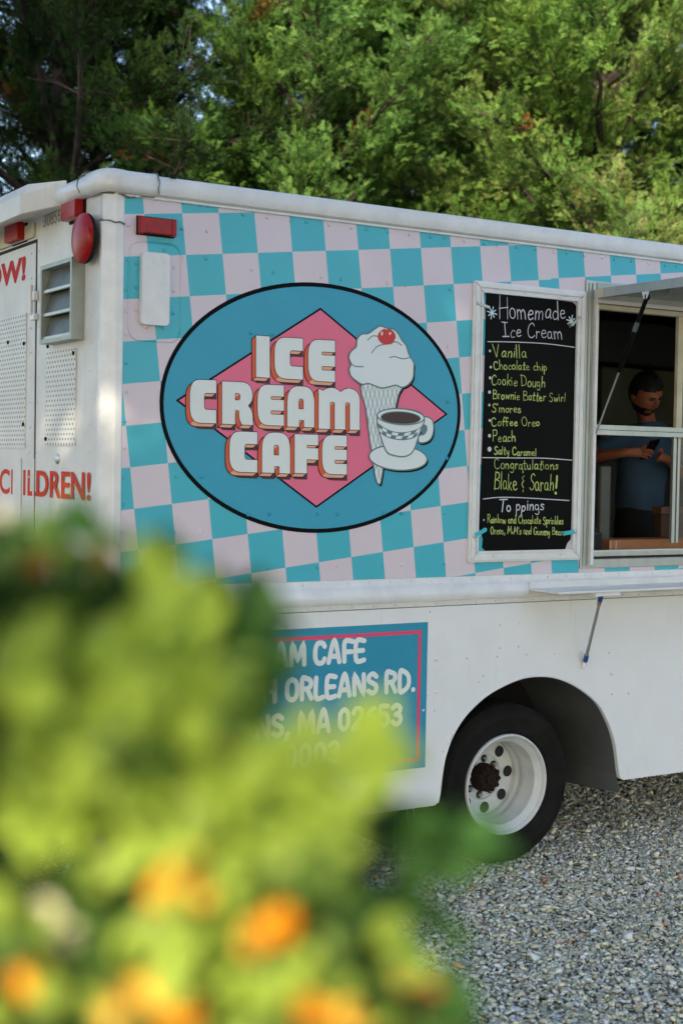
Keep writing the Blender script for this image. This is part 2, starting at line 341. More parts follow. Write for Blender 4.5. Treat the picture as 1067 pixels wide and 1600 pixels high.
CAPS = {  # rounded sign capitals, drawn with a fat stroke
'A':(.72,'.08,.07 .28,.9 .42,.9 .62,.07|.2,.32 .52,.32'),'C':(.62,'.55,.78 .45,.92 .22,.92 .1,.7 .1,.3 .22,.08 .45,.08 .55,.24'),
'D':(.64,'.1,.08 .1,.92 .32,.92 .54,.7 .54,.3 .32,.08 .1,.08'),'E':(.56,'.5,.92 .1,.92 .1,.08 .5,.08|.1,.5 .44,.5'),
'F':(.54,'.5,.92 .1,.92 .1,.07|.1,.48 .44,.48'),'H':(.66,'.1,.93 .1,.07|.56,.93 .56,.07|.1,.5 .56,.5'),'I':(.24,'.12,.93 .12,.07'),
'L':(.52,'.1,.93 .1,.08 .46,.08'),'M':(.86,'.09,.07 .16,.92 .43,.3 .7,.92 .77,.07'),'N':(.68,'.1,.07 .1,.92 .56,.1 .56,.93'),
'O':(.68,'.34,.93 .14,.8 .09,.5 .14,.2 .34,.07 .54,.2 .59,.5 .54,.8 .34,.93'),'R':(.64,'.1,.07 .1,.92 .36,.92 .52,.82 .52,.62 .36,.5 .1,.5|.34,.5 .56,.07'),
'S':(.6,'.5,.8 .32,.93 .12,.84 .1,.64 .3,.52 .48,.4 .48,.18 .3,.07 .08,.18'),'T':(.6,'.06,.92 .54,.92|.3,.92 .3,.07'),
'U':(.66,'.1,.93 .1,.25 .22,.08 .44,.08 .56,.25 .56,.93'),'.':(.2,'.1,.09 .1,.08'),',':(.2,'.12,.1 .06,-.1'),
'0':(.6,'.3,.93 .13,.78 .1,.5 .13,.22 .3,.07 .47,.22 .5,.5 .47,.78 .3,.93'),'2':(.58,'.08,.74 .2,.92 .42,.9 .5,.7 .38,.42 .08,.08 .52,.08'),
'3':(.56,'.08,.82 .28,.93 .46,.8 .42,.6 .24,.52|.24,.52 .46,.42 .47,.2 .28,.07 .07,.2'),'5':(.58,'.48,.92 .14,.92 .1,.54 .32,.6 .49,.4 .44,.14 .26,.07 .07,.16'),
'6':(.58,'.46,.88 .22,.72 .1,.34 .18,.1 .38,.08 .49,.26 .42,.48 .2,.48'),'8':(.58,'.29,.52 .12,.66 .15,.86 .29,.93 .44,.86 .47,.66 .29,.52 .1,.36 .12,.14 .29,.07 .47,.14 .49,.36 .29,.52'),
'(':(.32,'.26,.98 .12,.7 .12,.3 .26,.0'),')':(.32,'.06,.98 .2,.7 .2,.3 .06,.0'),'-':(.4,'.08,.48 .32,.48'),'4':(.6,'.42,.07 .42,.92 .08,.3 .54,.3'),'B':(.6,'.1,.5 .1,.92 .36,.9 .46,.7 .32,.5 .1,.5 .1,.08 .38,.08 .5,.28 .34,.5'),
' ':(.34,'')}
def write(mb, text, font, place, w, Y, mi=0, gap=.12, jit=0.0, sm=True):
    """place(u, v) -> (x, z): u runs 0..1 over the whole string, v is height in cap heights"""
    tot = sum(font[c][0] + gap for c in text) - gap; x = 0; k = 0
    for c in text:
        adv, st = font[c]
        jy = random.uniform(-jit, jit); sc = 1 + random.uniform(-jit, jit) * 1.3; sl_ = random.uniform(-jit, jit) * 2.2
        for s in [q for q in st.split('|') if q]:
            pts = [tuple(map(float, q.split(','))) for q in s.split()]
            if sm and len(pts) > 2:
                closed = (Vector(pts[0]) - Vector(pts[-1])).length < .02
                pts = [tuple(q)[:2] for q in smooth_line([(a, b, 0) for a, b in (pts[:-1] if closed else pts)], closed, 4)]
                if closed: pts.append(pts[0])
            P = [place((x + a * sc + sl_ * b) / tot, b * sc + jy) for a, b in pts]
            ribbon(mb, P, w * (1 + random.uniform(-5, 5) * min(jit, .06)), Y - .00012 * (k % 5), mi, closed=(len(P) > 4 and P[0] == P[-1])); k += 1
        x += adv + gap
def px_line(p0, p1, h0, h1=None):
    h1 = h1 or h0
    return lambda u, v: S2(p0[0] + (p1[0] - p0[0]) * u, p0[1] + (p1[1] - p0[1]) * u - v * (h0 + (h1 - h0) * u))

# ------------------------------------------------------------------ ground
bpyG = MB()
def ground_sheet():
    me = bpy.data.meshes.new('ground'); n = 40; vs = []; fs = []
    q = [-200, -90, -45, -25] + [-15 + i * 1.0 for i in range(31)] + [25, 45, 90, 200]; n = len(q)
    for i in q:
        for j in q:
            h = 0 if abs(i) < 16 and abs(j) < 16 else random.uniform(-.05, .05)
            vs.append((i, j, GZ - .012 + h))
    fs = [(a * n + b, (a + 1) * n + b, (a + 1) * n + b + 1, a * n + b + 1) for a in range(n - 1) for b in range(n - 1)]
    me.from_pydata(vs, [], fs)
    m = mat('gravel_bed', (.5, .5, .5), .9, bump=.6, bscale=70); nn = m.node_tree; pp = nn.nodes['Principled BSDF']
    tcc = nn.nodes.new('ShaderNodeTexCoord'); vo = nn.nodes.new('ShaderNodeTexVoronoi'); vo.inputs['Scale'].default_value = 62; nn.links.new(tcc.outputs['Object'], vo.inputs['Vector'])
    rc = nn.nodes.new('ShaderNodeValToRGB'); sepc = nn.nodes.new('ShaderNodeSeparateColor'); nn.links.new(vo.outputs['Color'], sepc.inputs[0]); nn.links.new(sepc.outputs[0], rc.inputs[0])
    rc.color_ramp.elements[0].color = (.20, .20, .17, 1); rc.color_ramp.elements[1].color = (.62, .56, .44, 1); e_ = rc.color_ramp.elements.new(.5); e_.color = (.42, .40, .33, 1)
    vd = nn.nodes.new('ShaderNodeMapRange'); vd.inputs['From Min'].default_value = .35; vd.inputs['From Max'].default_value = .62; vd.inputs['To Min'].default_value = 1; vd.inputs['To Max'].default_value = .25; nn.links.new(vo.outputs['Distance'], vd.inputs['Value'])
    ml_ = nn.nodes.new('ShaderNodeMix'); ml_.data_type = 'RGBA'; ml_.blend_type = 'MULTIPLY'; ml_.inputs['Factor'].default_value = 1; nn.links.new(rc.outputs[0], ml_.inputs[6]); nn.links.new(vd.outputs[0], ml_.inputs[7]); nn.links.new(ml_.outputs[2], pp.inputs['Base Color'])
    me.materials.append(m)
    o = link('ground', me); o['kind'] = 'structure'; return o
ground_sheet()

# gravel: loose crushed stones, dense where the photograph shows them
def gravel():
    rng = np.random.default_rng(101)
    tmpl = []
    for k in range(14):
        bm = bmesh.new()
        for i in range(9):
            v = rng.normal(size=3); v /= np.linalg.norm(v); v *= rng.uniform(.75, 1.05); bm.verts.new(v * np.array([1.0, rng.uniform(.65, .9), rng.uniform(.45, .65)]))
        bmesh.ops.convex_hull(bm, input=bm.verts[:]); bmesh.ops.triangulate(bm, faces=bm.faces[:])
        bm.verts.ensure_lookup_table()
        for v in [v for v in bm.verts if not v.link_faces]: bm.verts.remove(v)
        bm.verts.index_update()
        tmpl.append((np.array([v.co[:] for v in bm.verts]), np.array([[v.index for v in f.verts] for f in bm.faces]))); bm.free()
    V, F, T = [], [], []; off = 0
    pal = np.array([(.30, .31, .30), (.20, .215, .22), (.38, .38, .36), (.13, .145, .15), (.26, .27, .25), (.46, .45, .42), (.40, .31, .22), (.30, .20, .13), (.17, .20, .21), (.33, .33, .33), (.26, .10, .06), (.45, .39, .28)])
    pw = np.array([16, 16, 12, 9, 14, 7, 4, 2, 9, 10, .5, 2.5]); pw = pw / pw.sum()
    zones = [(48000, (.35, 4.5), (-2.1, 1.0), .0120), (10000, (.35, 4.5), (-2.1, .6), .0155), (17000, (-2.5, 9), (-6.5, 2.2), .016), (9000, (2.6, 6.5), (.9, 3.2), .014), (1500, (.3, 4.6), (-2.2, .6), .021)]
    for N, xr, yr, sz in zones:
        X = rng.uniform(*xr, N); Yy = rng.uniform(*yr, N); X += rng.normal(0, .22, N); Yy += rng.normal(0, .22, N); s = sz * rng.lognormal(0, .28, N); s = np.minimum(s, .036)
        A = rng.normal(size=(N, 3)) * np.array([.35, .35, 0]); yaw = rng.uniform(0, 2 * np.pi, N)
        z = GZ - .004 + s * rng.uniform(-.3, .55, N) + rng.uniform(0, .006, N)
        which = rng.integers(0, len(tmpl), N); col = np.minimum(pal[rng.choice(len(pal), N, p=pw)] * rng.uniform(1.2, 1.75, (N, 1)) * np.array([[1.72, 1.54, 1.21]]), .74)
        for t, (tv, tf) in enumerate(tmpl):
            I = np.where(which == t)[0]; n = len(I)
            cx, sx = np.cos(A[I, 0]), np.sin(A[I, 0]); cy, sy = np.cos(A[I, 1]), np.sin(A[I, 1]); cz, sz_ = np.cos(yaw[I]), np.sin(yaw[I])
            p = np.repeat(tv[None], n, 0) * (s[I] * 1.0)[:, None, None]
            y1 = p[..., 1] * cx[:, None] - p[..., 2] * sx[:, None]; z1 = p[..., 1] * sx[:, None] + p[..., 2] * cx[:, None]
            x2 = p[..., 0] * cy[:, None] + z1 * sy[:, None]; z2 = -p[..., 0] * sy[:, None] + z1 * cy[:, None]
            x3 = x2 * cz[:, None] - y1 * sz_[:, None]; y3 = x2 * sz_[:, None] + y1 * cz[:, None]
            P = np.stack([x3 + X[I][:, None], y3 + Yy[I][:, None], z2 + z[I][:, None]], -1)
            V.append(P.reshape(-1, 3)); m = len(tv)
            F.append((tf[None] + (np.arange(n) * m)[:, None, None] + off).reshape(-1, 3)); off += n * m
            T.append(np.repeat(col[I], m, 0))
    o = tri_mesh('gravel', np.concatenate(V), np.concatenate(F), np.concatenate(T), attr_mat('crushed_stone', .8, bump=.3))
    tag(o, 'loose grey crushed stone gravel under and in front of the truck', 'gravel', kind='stuff')
def tri_mesh(name, V, F, T, m, parent=None, smooth=False):
    me = bpy.data.meshes.new(name)
    me.vertices.add(len(V)); me.vertices.foreach_set('co', V.astype(np.float32).ravel())
    me.loops.add(F.size); me.loops.foreach_set('vertex_index', F.astype(np.int32).ravel())
    me.polygons.add(len(F)); me.polygons.foreach_set('loop_start', np.arange(0, F.size, 3, dtype=np.int32)); me.polygons.foreach_set('loop_total', np.full(len(F), 3, dtype=np.int32))
    if T is not None:
        a = me.attributes.new('tint', 'FLOAT_COLOR', 'POINT'); c = np.ones((len(V), 4), np.float32); c[:, :3] = T; a.data.foreach_set('color', c.ravel())
    me.update(calc_edges=True); me.materials.append(m)
    return link(name, me, parent)
gravel()

# ------------------------------------------------------------------ the truck
truck = tag(empty('food_truck', (0, 0, GZ)), 'white step van ice cream truck with teal and pale pink checker side and oval logo', 'food truck')
XF = 6.6; YB = 2.2; TOP = 3.07; SK = .34
arch_px = [(684, 1259), (687, 1238), (690.5, 1209), (696, 1180), (708, 1148), (727, 1118), (757, 1089), (787, 1071), (816, 1059.5), (844, 1056), (873, 1060), (903, 1074), (932, 1097), (946.5, 1120.5), (957, 1146), (963.5, 1175), (966.8, 1204), (969, 1214)]
arch = [S2(*p) for p in arch_px]; arch[0] = (arch[0][0], SK + .012); arch[-1] = (arch[-1][0], SK + .012)
def Sm(l): return [tuple(q)[:2] for q in smooth_line([(a, b, 0) for a, b in l], False, 3)]
archs = Sm(arch)
WX0, WX1, WZ0, WZ1 = 2.62, 5.2, 1.545, 2.80      # window opening
outer = [(.066, TOP), (.066, SK), (arch[0][0] - .02, SK)] + archs + [(arch[-1][0] + .02, SK), (XF, SK), (XF, TOP)]
mb = MB(); sheet(mb, outer, 0, 0, [[(WX0, WZ0), (WX1, WZ0), (WX1, WZ1), (WX0, WZ1)]])
# returns: window jambs, arch lip and skirt edge (real thickness of the wall)
def ret(mb, pts, y0, y1, closed=False):
    n = len(pts); vs = [(p[0], y, p[1]) for p in pts for y in (y0, y1)]
    mb.add(vs, [(2 * i, 2 * i + 1, 2 * ((i + 1) % n) + 1, 2 * ((i + 1) % n)) for i in range(n if closed else n - 1)])
ret(mb, [(WX0, WZ0), (WX1, WZ0), (WX1, WZ1), (WX0, WZ1)], 0, .045, True); ret(mb, outer[1:-1], 0, .028)
mb.build('side_panel', white, truck)
mb = MB(); lip = [(p[0], p[1]) for p in archs]
for i in range(len(lip) - 1):
    a, b = lip[i], lip[i + 1]; mb.tube([(a[0], .003, a[1]), (b[0], .003, b[1])], .006, 6)
mb.build('arch_lip', white2, truck, smooth=True)
# vinyl wrap sheet
mb = MB(); sheet(mb, [(.072, 1.436), (XF, 1.436), (XF, 3.064), (.072, 3.064)], -.0015, 0, [[(2.561, 1.455), (5.26, 1.455), (5.26, 2.913), (2.561, 2.913)]])
mb.build('checker_wrap', checker, truck)
# rear, front, far side, roof, floor
B('rear_panel', oldwhite, truck, (0, .02, .078, YB, SK, TOP))
B('far_side_panel', white, truck, (.0, XF, YB, YB + .03, SK, TOP)); B('front_panel', white, truck, (XF, XF + .03, 0, YB, SK, TOP))
B('roof', white2, truck, (.05, XF, .04, YB - .02, TOP + .03, TOP + .075))
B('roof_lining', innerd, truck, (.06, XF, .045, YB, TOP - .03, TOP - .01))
B('floor_pan', chassis, truck, (.03, 1.64, .05, YB, .68, .72)); B('floor_pan', chassis, truck, (1.645, 2.955, .66, YB, .95, .98)); B('floor_pan', chassis, truck, (2.96, XF, .05, YB, .68, .72))
B('bulkhead', inner, truck, (2.35, 2.38, .05, 1.0, .985, TOP - .03))
# rails
prof = [(.0, .0), (-.010, .002), (-.021, .010), (-.026, .026), (-.026, .060), (-.021, .078), (-.006, .088), (.05, .093)]
mb = MB(); n = len(prof)
xs = [.07] + [.4 + i * .4 for i in range(15)] + [XF]
mb.add([(x, y, 3.062 + z) for x in xs for y, z in prof], [(i * n + k, i * n + k + 1, (i + 1) * n + k + 1, (i + 1) * n + k) for i in range(len(xs) - 1) for k in range(n - 1)])
mb.build('side_roof_rail', white2, truck, smooth=True, auto=28)
mb = MB()                                           # thin bead under the rail
mb.box(.072, XF, -.010, 0, 3.052, 3.063); mb.build('rail_bead', white2, truck, bevel=.002)
rp2 = [(.0, .0), (-.015, -.004), (-.038, .008), (-.052, .034), (-.048, .064), (-.028, .084), (.0, .092), (.06, .096)]
mb = MB(); ys = [.135, .5, .80, YB]
mb.add([(x, y, 3.070 + z) for y in ys for x, z in rp2], [(i * n + k, i * n + k + 1, (i + 1) * n + k + 1, (i + 1) * n + k) for i in range(len(ys) - 1) for k in range(n - 1)])
mb.add([(x, ys[0], 3.070 + z) for x, z in rp2], [tuple(range(n))])
mb.build('rear_roof_rail', white2, truck, smooth=True, auto=70)
# corner cap: quarter sweep of the rail
mb = MB(); steps = 9; vs = []
for i in range(steps + 1):
    t = i / steps; a = t * math.pi / 2                    # from side (-y) to rear (-x)
    for k in range(n):
        o1 = -prof[k][0] + .006; o2 = -rp2[k][0] * .82 + .004; o = o1 * (1 - t) + o2 * t; rr = .081 + o
        z = (prof[k][1] + 3.060) * (1 - t) + (rp2[k][1] + 3.066) * t + .004 * math.sin(a * 2) + (.006 if k > 4 else 0)
        vs.append((.095 - rr * math.sin(a), .095 - .02 - rr * math.cos(a) + .0, z) if False else (.075 - rr * math.sin(a), .075 - rr * math.cos(a), z))
# straight wings
v0 = [(.205, vs[k][1], vs[k][2]) for k in range(n)]; v1 = [(vs[steps * n + k][0], .165, vs[steps * n + k][2]) for k in range(n)]
vs = v0 + vs + v1; fs = [(i * n + k, i * n + k + 1, (i + 1) * n + k + 1, (i + 1) * n + k) for i in range(steps + 2) for k in range(n - 1)]
top = [i * n + n - 1 for i in range(steps + 3)]; fs.append(tuple(top))
mb.add(vs, fs); mb.build('corner_cap', white2, truck, smooth=True, auto=60)
# sealant smears round the cap
seal = mat('grey_sealant', (.05, .05, .05), .9, vscale=70, col2=(.28, .28, .27))
mb = MB()
def crack(pts, w, mb):
    for i in range(len(pts) - 1): mb.tube([pts[i], pts[i + 1]], [w * random.uniform(.5, 1.2), w * random.uniform(.5, 1.2)], 5)
crack([(.206, -.046, 3.068), (.203, -.047, 3.09), (.207, -.050, 3.115), (.204, -.038, 3.14), (.207, -.02, 3.156), (.204, .02, 3.165)], .004, mb)
crack([(-.060, .163, 3.075), (-.072, .166, 3.10), (-.068, .164, 3.13), (-.045, .167, 3.155), (-.01, .165, 3.168)], .0035, mb)
crack([(.20, -.012, 3.062), (.16, -.010, 3.059), (.12, -.006, 3.054), (.09, -.008, 3.048), (.06, -.006, 3.056), (.03, .010, 3.062), (.01, .03, 3.064), (-.012, .07, 3.068), (-.010, .15, 3.070)], .0045, mb)
mb.build('cap_sealant', seal, truck, kind='stuff')
# corner post
mb = MB(); pr = [(.072, -.002), (.066, -.008), (.038, -.006), (.033, -.003), (-.006, .046), (-.008, .052), (-.006, .076), (-.003, .084), (.0, .088)]
m_ = len(pr); zs = [SK] + [SK + i * .35 for i in range(1, 8)] + [2.948]
mb.add([(x, y, z) for z in zs for x, y in pr], [(i * m_ + k, i * m_ + k + 1, (i + 1) * m_ + k + 1, (i + 1) * m_ + k) for i in range(len(zs) - 1) for k in range(m_ - 1)])
mb.build('corner_post', white2, truck, smooth=True, auto=12)
mb = MB(); mb.add([(x * .9 + .006, y * .9 + .006, z) for z in (2.94, 3.075) for x, y in pr], [(k, k + 1, m_ + k + 1, m_ + k) for k in range(m_ - 1)])
mb.build('upper_corner_post', white2, truck, smooth=True, auto=18)
mb = MB(); crack([(.070, -.010, 2.936), (.050, -.0135, 2.944), (.03, -.006, 2.940), (.012, .012, 2.95), (-.004, .036, 2.952), (-.009, .056, 2.958), (-.008, .075, 2.953)], .0042, mb)
mb.build('post_sealant', seal, truck)
# belt
pb = [(.0, 1.436), (-.004, 1.434), (-.005, 1.408), (-.012, 1.400), (-.024, 1.388), (-.028, 1.36), (-.029, 1.338), (-.022, 1.325), (-.004, 1.322), (-.004, 1.300), (-.0005, 1.298)]
mb = MB(); n2 = len(pb); mb.add([(x, y, z) for x in (.07, 2, 4, XF) for y, z in pb], [(i * n2 + k, i * n2 + k + 1, (i + 1) * n2 + k + 1, (i + 1) * n2 + k) for i in range(3) for k in range(n2 - 1)])
mb.add([(.07, y, z) for y, z in pb], [tuple(range(n2))]); mb.build('belt_moulding', white2, truck, smooth=True, auto=50)
mb = MB(); ribbon(mb, [(.08, 1.2965), (XF, 1.2965)], .0025, -.0008); mb.build('belt_seam', dark, truck)
# rivets
OVC = (1.021, 2.213); OVA, OVB = .782, .560
def in_oval(x, z, s=1.0): return ((x - OVC[0]) / (OVA * s)) ** 2 + ((z - OVC[1]) / (OVB * s)) ** 2 < 1
def over_band(x, z): return abs(math.sqrt(((x - OVC[0]) / OVA) ** 2 + ((z - OVC[1]) / OVB) ** 2) - 1) < .035
rv = [(615,200),(740,218),(873,233),(907,235),(953,243),(990,250),(612,342),(985,370),(868,357),(783,460),(865,493),(610,505),(648,522),(980,500),(830,543),(602,645),(647,635),(828,653),(602,750),(645,745),(697,825),(773,828),(825,760),(600,860)]
pts = [S2(a / 3.049, 240 + b / 3.049) for a, b in rv]
rv = [(600,22),(850,35),(968,45),(603,157),(848,300),(597,298),(592,428),(587,565),(840,563),(960,563),(587,697),(583,830),(835,827),(957,827)]
pts += [S2(a / 3.049, 560 + b / 3.049) for a, b in rv]
for k in range(1, 8):
    for dx in (0, .105):
        x = .315 + .352 * k + dx
        if x > 1.8: continue
        for z in (1.50, 1.74, 2.0, 2.27, 2.53, 2.80): pts.append((x + random.uniform(-.003, .003), z + random.uniform(-.003, .003)))
x = .62
while x < 3.4: pts.append((x, 3.035)); x += .118 if int(x * 8) % 3 else .08
pts = [p for p in pts if not (p[0] > 1.8 and p[1] < 2.95)]
mw, mo, mwh = MB(), MB(), MB()
for x, z in pts:
    if in_oval(x, z, 1.03):
        if abs(x - 1.06) / .78 + abs(z - 2.20) / .52 < .93 or (.30 < x < 1.25 and 1.93 < z < 2.45) or (1.2 < x < 1.6 and 1.8 < z < 2.6): continue
        mo.dome((x, -.0030, z), .0095, (0, -1, 0), .005)
    else: mw.dome((x, -.0012, z), .0095, (0, -1, 0), .005)
mw.build('wrap_rivets', checker, truck, smooth=True, kind='stuff')
for i in range(44):
    x = .12 + i * .118; mwh.dome((x, -.004, 1.421), .0075, (0, -1, 0), .005, 6); mwh.dome((x + .03, -.003, 1.311), .0075, (0, -1, 0), .005, 6)
for p in [(928,274),(958,495),(953,638),(948,720),(918,468),(915,650),(897,720),(1025,833),(1022,850),(1008,868),(988,905)]: x, z = S2(350 + p[0] / 2.884, 860 + p[1] / 2.884); mwh.dome((x, 0, z), .0075, (0, -1, 0), .005, 6)
for p in [(262,20),(375,14),(140,27),(322,85),(306,107),(145,147),(140,213),(203,310),(188,337),(175,365),(797,78),(800,153),(863,150)]: x, z = S2(620 + p[0] / 2.387, 1020 + p[1] / 2.387); mwh.dome((x, 0, z), .0075, (0, -1, 0), .005, 6)
for p in [(5,433),(115,423),(3,565),(110,558),(157,603),(318,596),(657,718),(478,590)]: x, z = S2(780 + p[0] / 3.718, 860 + p[1] / 3.718); mwh.dome((x, 0, z), .0075, (0, -1, 0), .005, 6)
for z in np.arange(.5, 3.0, .115):
    for y in (.17, .815, .905): mwh.dome((0 if y < .85 else -.006, y, z), .006, (-1, 0, 0), .004, 6)
mwh.build('panel_rivets', white2, truck, smooth=True, kind='stuff')

# ------------------------------------------------------------------ side wall fittings
# red side marker lamp
def marker(name, cx, cz, Lx, Lz, d, axis='side'):
    if axis == 'side':
        o = B(name, redlens, truck, (cx - Lx / 2, cx + Lx / 2, -d, -.012, cz - Lz / 2, cz + Lz / 2), bevel=.004)
        B('lamp_base', chassis, o, (cx - Lx / 2 - .006, cx + Lx / 2 + .006, -.012, -.0015, cz - Lz / 2 - .006, cz + Lz / 2 + .006))
        for e0 in (cx - Lx / 2 - .004, cx + Lx / 2 - .018): B('end_block', redlens, o, (e0, e0 + .022, -d - .004, -.012, cz - Lz / 2 - .003, cz + Lz / 2 + .003), bevel=.003)
    return o
a = side(219, 340, -.03); b = side(275, 367, -.03)
tag(marker('marker_lamp', (a.x + b.x) / 2, (a.z + b.z) / 2, (b.x - a.x) * .97, .066, .034), 'red rectangular side marker lamp')
# vent cover
a = side(223, 399, -.03); b = side(265, 500, -.03); cx, cz = (a.x + b.x) / 2 , (a.z + b.z) / 2 - .004
mb = MB(); w2, h2 = (b.x - a.x) / 2, .150
pl = rp([(cx - w2, cz - h2, .02), (cx - w2, cz + h2, .02), (cx + w2, cz + h2, .02), (cx + w2, cz - h2, .02)])
sheet(mb, pl, -.030); ret(mb, pl, -.030, -.002, True); mb.build('vent_cover', white2, truck, bevel=0)
mb = MB(); w3, h3 = w2 + .055, h2 + .055
def ringpts(cx, cz, w, h, r): return rp([(cx - w, cz - h, r), (cx - w, cz + h, r), (cx + w, cz + h, r), (cx + w, cz - h, r)], 6)
rr = ringpts(cx + .008, cz - .01, w3, h3, .06)
for i in range(len(rr)):
    p, q = rr[i], rr[(i + 1) % len(rr)]; mb.tube([(p[0], -.001, p[1]), (q[0], -.001, q[1])], .0045, 6, cap=False)
mb.build('patch_edge', checker, truck, smooth=True)

# ------------------------------------------------------------------ oval logo (vinyl print, thin sheets stacked outwards)
def ell(cx, cz, a, b, n=96, rot=0):
    c, s = math.cos(R(rot)), math.sin(R(rot))
    return [(cx + a * math.cos(t) * c - b * math.sin(t) * s, cz + a * math.cos(t) * s + b * math.sin(t) * c) for t in [2 * math.pi * i / n for i in range(n)]]
mb = MB(); sheet(mb, ell(*OVC, OVA, OVB), -.0022); logo = mb.build('oval_logo', black, truck); logo['label'] = 'oval logo with thick black border'
mb = MB(); sheet(mb, ell(*OVC, OVA - .019, OVB - .019), -.0026); mb.build('oval_field', teal, logo)
dm = [S2(276.8, 625.6), S2(500.2, 482.5), S2(696.6, 647.2), S2(493.7, 791.9)]
mb = MB(); sheet(mb, dm, -.0030); mb.build('diamond', pink, logo)
mb = MB(); ribbon(mb, dm, .0085, -.0033, closed=True); mb.build('diamond_outline', black, logo)
GL = {'I': ([(0,0,.01),(0,1,.03),(1,1,.01),(1,0,.01)], []),
'C': ([(0,1,.38),(1,1,.02),(1,.70,.02),(.54,.70,.10),(.54,.31,.10),(1,.31,.02),(1,0,.02),(0,0,.38)], []),
'E': ([(0,1,.38),(1,1,.02),(1,.72,.0),(.50,.72,.05),(.50,.635,.05),(1,.635,0),(1,.37,0),(.50,.37,.05),(.50,.27,.05),(1,.27,0),(1,0,.02),(0,0,.38)], []),
'R': ([(0,1,.02),(1,1,.34),(1,.55,.14),(.84,.46,.05),(1,.34,.14),(1.02,0,0),(.66,0,0),(.56,.13,.1),(.56,.34,.06),(.43,.34,.04),(.43,0,0),(0,0,0)], [[(.43,.74,.02),(.60,.74,.08),(.60,.57,.08),(.43,.57,.02)]]),
'A': ([(0,0,0),(0,1,.42),(1,1,.40),(1,0,0),(.62,0,0),(.62,.17,.04),(.44,.17,.04),(.44,0,0)], [[(.42,.70,.08),(.60,.70,.08),(.60,.44,0),(.42,.44,0)]]),
'F': ([(0,0,0),(0,1,.02),(1,1,0),(1,.73,0),(.52,.73,.02),(.52,.65,.02),(1,.65,0),(1,.36,0),(.52,.36,.02),(.52,0,0)], []),
'M': ([(0,0,0),(0,.97,.02),(.10,.92,.02),(.22,1,.10),(.42,1.0,.10),(.53,.90,.04),(.66,1,.10),(1,1,.30),(1,0,0),(.76,0,0),(.76,.66,.05),(.65,.66,.05),(.65,0,0),(.39,0,0),(.39,.66,.05),(.28,.66,.05),(.28,0,0)], [])}
def pxA(X, Y): return (240 + X / 3.808, 430 + Y / 3.808)
def pxB(X, Y): return (480 + X / 3.808, 430 + Y / 3.808)
# letter boxes: (char, map, x0, x1, y_top, y_bottom, right edge lower by)
LT = [('I', pxA, 607, 688, 359, 605, 6), ('C', pxA, 717, 885, 368, 612, 10), ('E', pxB, 3, 162, 382, 628, 8),
      ('C', pxA, 214, 370, 620, 876, 6), ('R', pxA, 405, 585, 632, 884, 8), ('E', pxA, 616, 772, 650, 890, 6), ('A', pxA, 792, 952, 659, 900, 6), ('M', pxB, 64, 308, 668, 913, 8),
      ('C', pxA, 449, 614, 928, 1168, 6), ('A', pxA, 642, 808, 934, 1174, 6), ('F', pxA, 835, 975, 946, 1177, 4), ('E', pxB, 85, 231, 951, 1182, 4)]
ox, oy = -23, 20
for li, (ch, mp, x0, x1, y0, y1, dd) in enumerate(LT):
    out, holes = GL[ch]; loops = [rp(out, 6)] + [rp(h, 4) for h in holes]
    f = lambda u, v, dx=0, dy=0: S2(*mp(x0 + (x1 - x0) * u + dx, y1 + (y0 - y1) * v + dd * u + dy))
    bY = -.0036 - .0004 * (li // 3) - .0
    sd, bl, sw, ed, fc = MB(), MB(), MB(), MB(), MB()
    for L in loops:
        N = len(L)
        for i in range(N):
            a_, b_ = L[i], L[(i + 1) % N]
            if math.hypot(a_[0] - b_[0], a_[1] - b_[1]) < 1e-6: continue
            # outward normal in pixel space
            ex, ey = (b_[0] - a_[0]) * (x1 - x0), (b_[1] - a_[1]) * (y0 - y1); nx, ny = -ey, ex
            area = sum(L[j][0] * L[(j + 1) % N][1] - L[(j + 1) % N][0] * L[j][1] for j in range(N))
            hole = L is not loops[0]
            sg = 1 if (area < 0) else -1        # clockwise in y-up = outward is left of travel
            nx, ny = (-(b_[1] - a_[1]) * (y1 - y0)) * sg, ((b_[0] - a_[0]) * (x1 - x0)) * sg   # y-up
            if hole: nx, ny = -nx, -ny
            l = math.hypot(nx, ny); nx, ny = nx / l, ny / l
            dot = nx * ox + ny * (-oy)
            q = [f(*a_), f(*b_), f(*b_, ox, oy), f(*a_, ox, oy)]
            if dot > 0.5:
                mi = 0 if (-nx) > (-ny) * .9 else 1
                sw.add([(p[0], bY - .0008, p[1]) for p in q], [(0, 1, 2, 3)], mi)
    # shadow: letter swept down-right below the block
    sx, sy = ox + 30, oy + 34
    for (ax_, ay_) in ((ox, oy), (0, 0)):
        pass
    for t in np.linspace(0, 1, 7):
        dx = ox + 26 * t; dy = oy + 17 * t
        sheet(sd, [f(*p, dx, dy) for p in loops[0]], bY - .00002 * t * 6, 0, [[f(*p, dx, dy) for p in h] for h in loops[1:]])
    for L in loops:
        ribbon(bl, [f(*p, ox, oy) for p in L], .0072, bY - .0005, closed=True)
    for p in out:                                # connecting edge lines at hard corners
        if p[2] < .05: ribbon(ed, [f(p[0], p[1]), f(p[0], p[1], ox, oy)], .0035, bY - .0010, caps=False)
    for L in loops: ribbon(ed, [f(*p) for p in L], .0058, bY - .0012, closed=True)
    sheet(fc, [f(*p) for p in loops[0]], bY - .0016, 0, [[f(*p) for p in h] for h in loops[1:]])
    # holes show the lit inner edge: swept quads are clipped by drawing the face last
    fo = fc.build('letter', lface, logo)
    # thin inset: pull face slightly so the outline stays visible
    sd.build('letter_shadow', maroon, logo); bl.build('letter_outline', black, logo); sw.build('letter_side', [orange, peach], logo, kind='stuff'); ed.build('letter_outline', black, logo, kind='stuff')

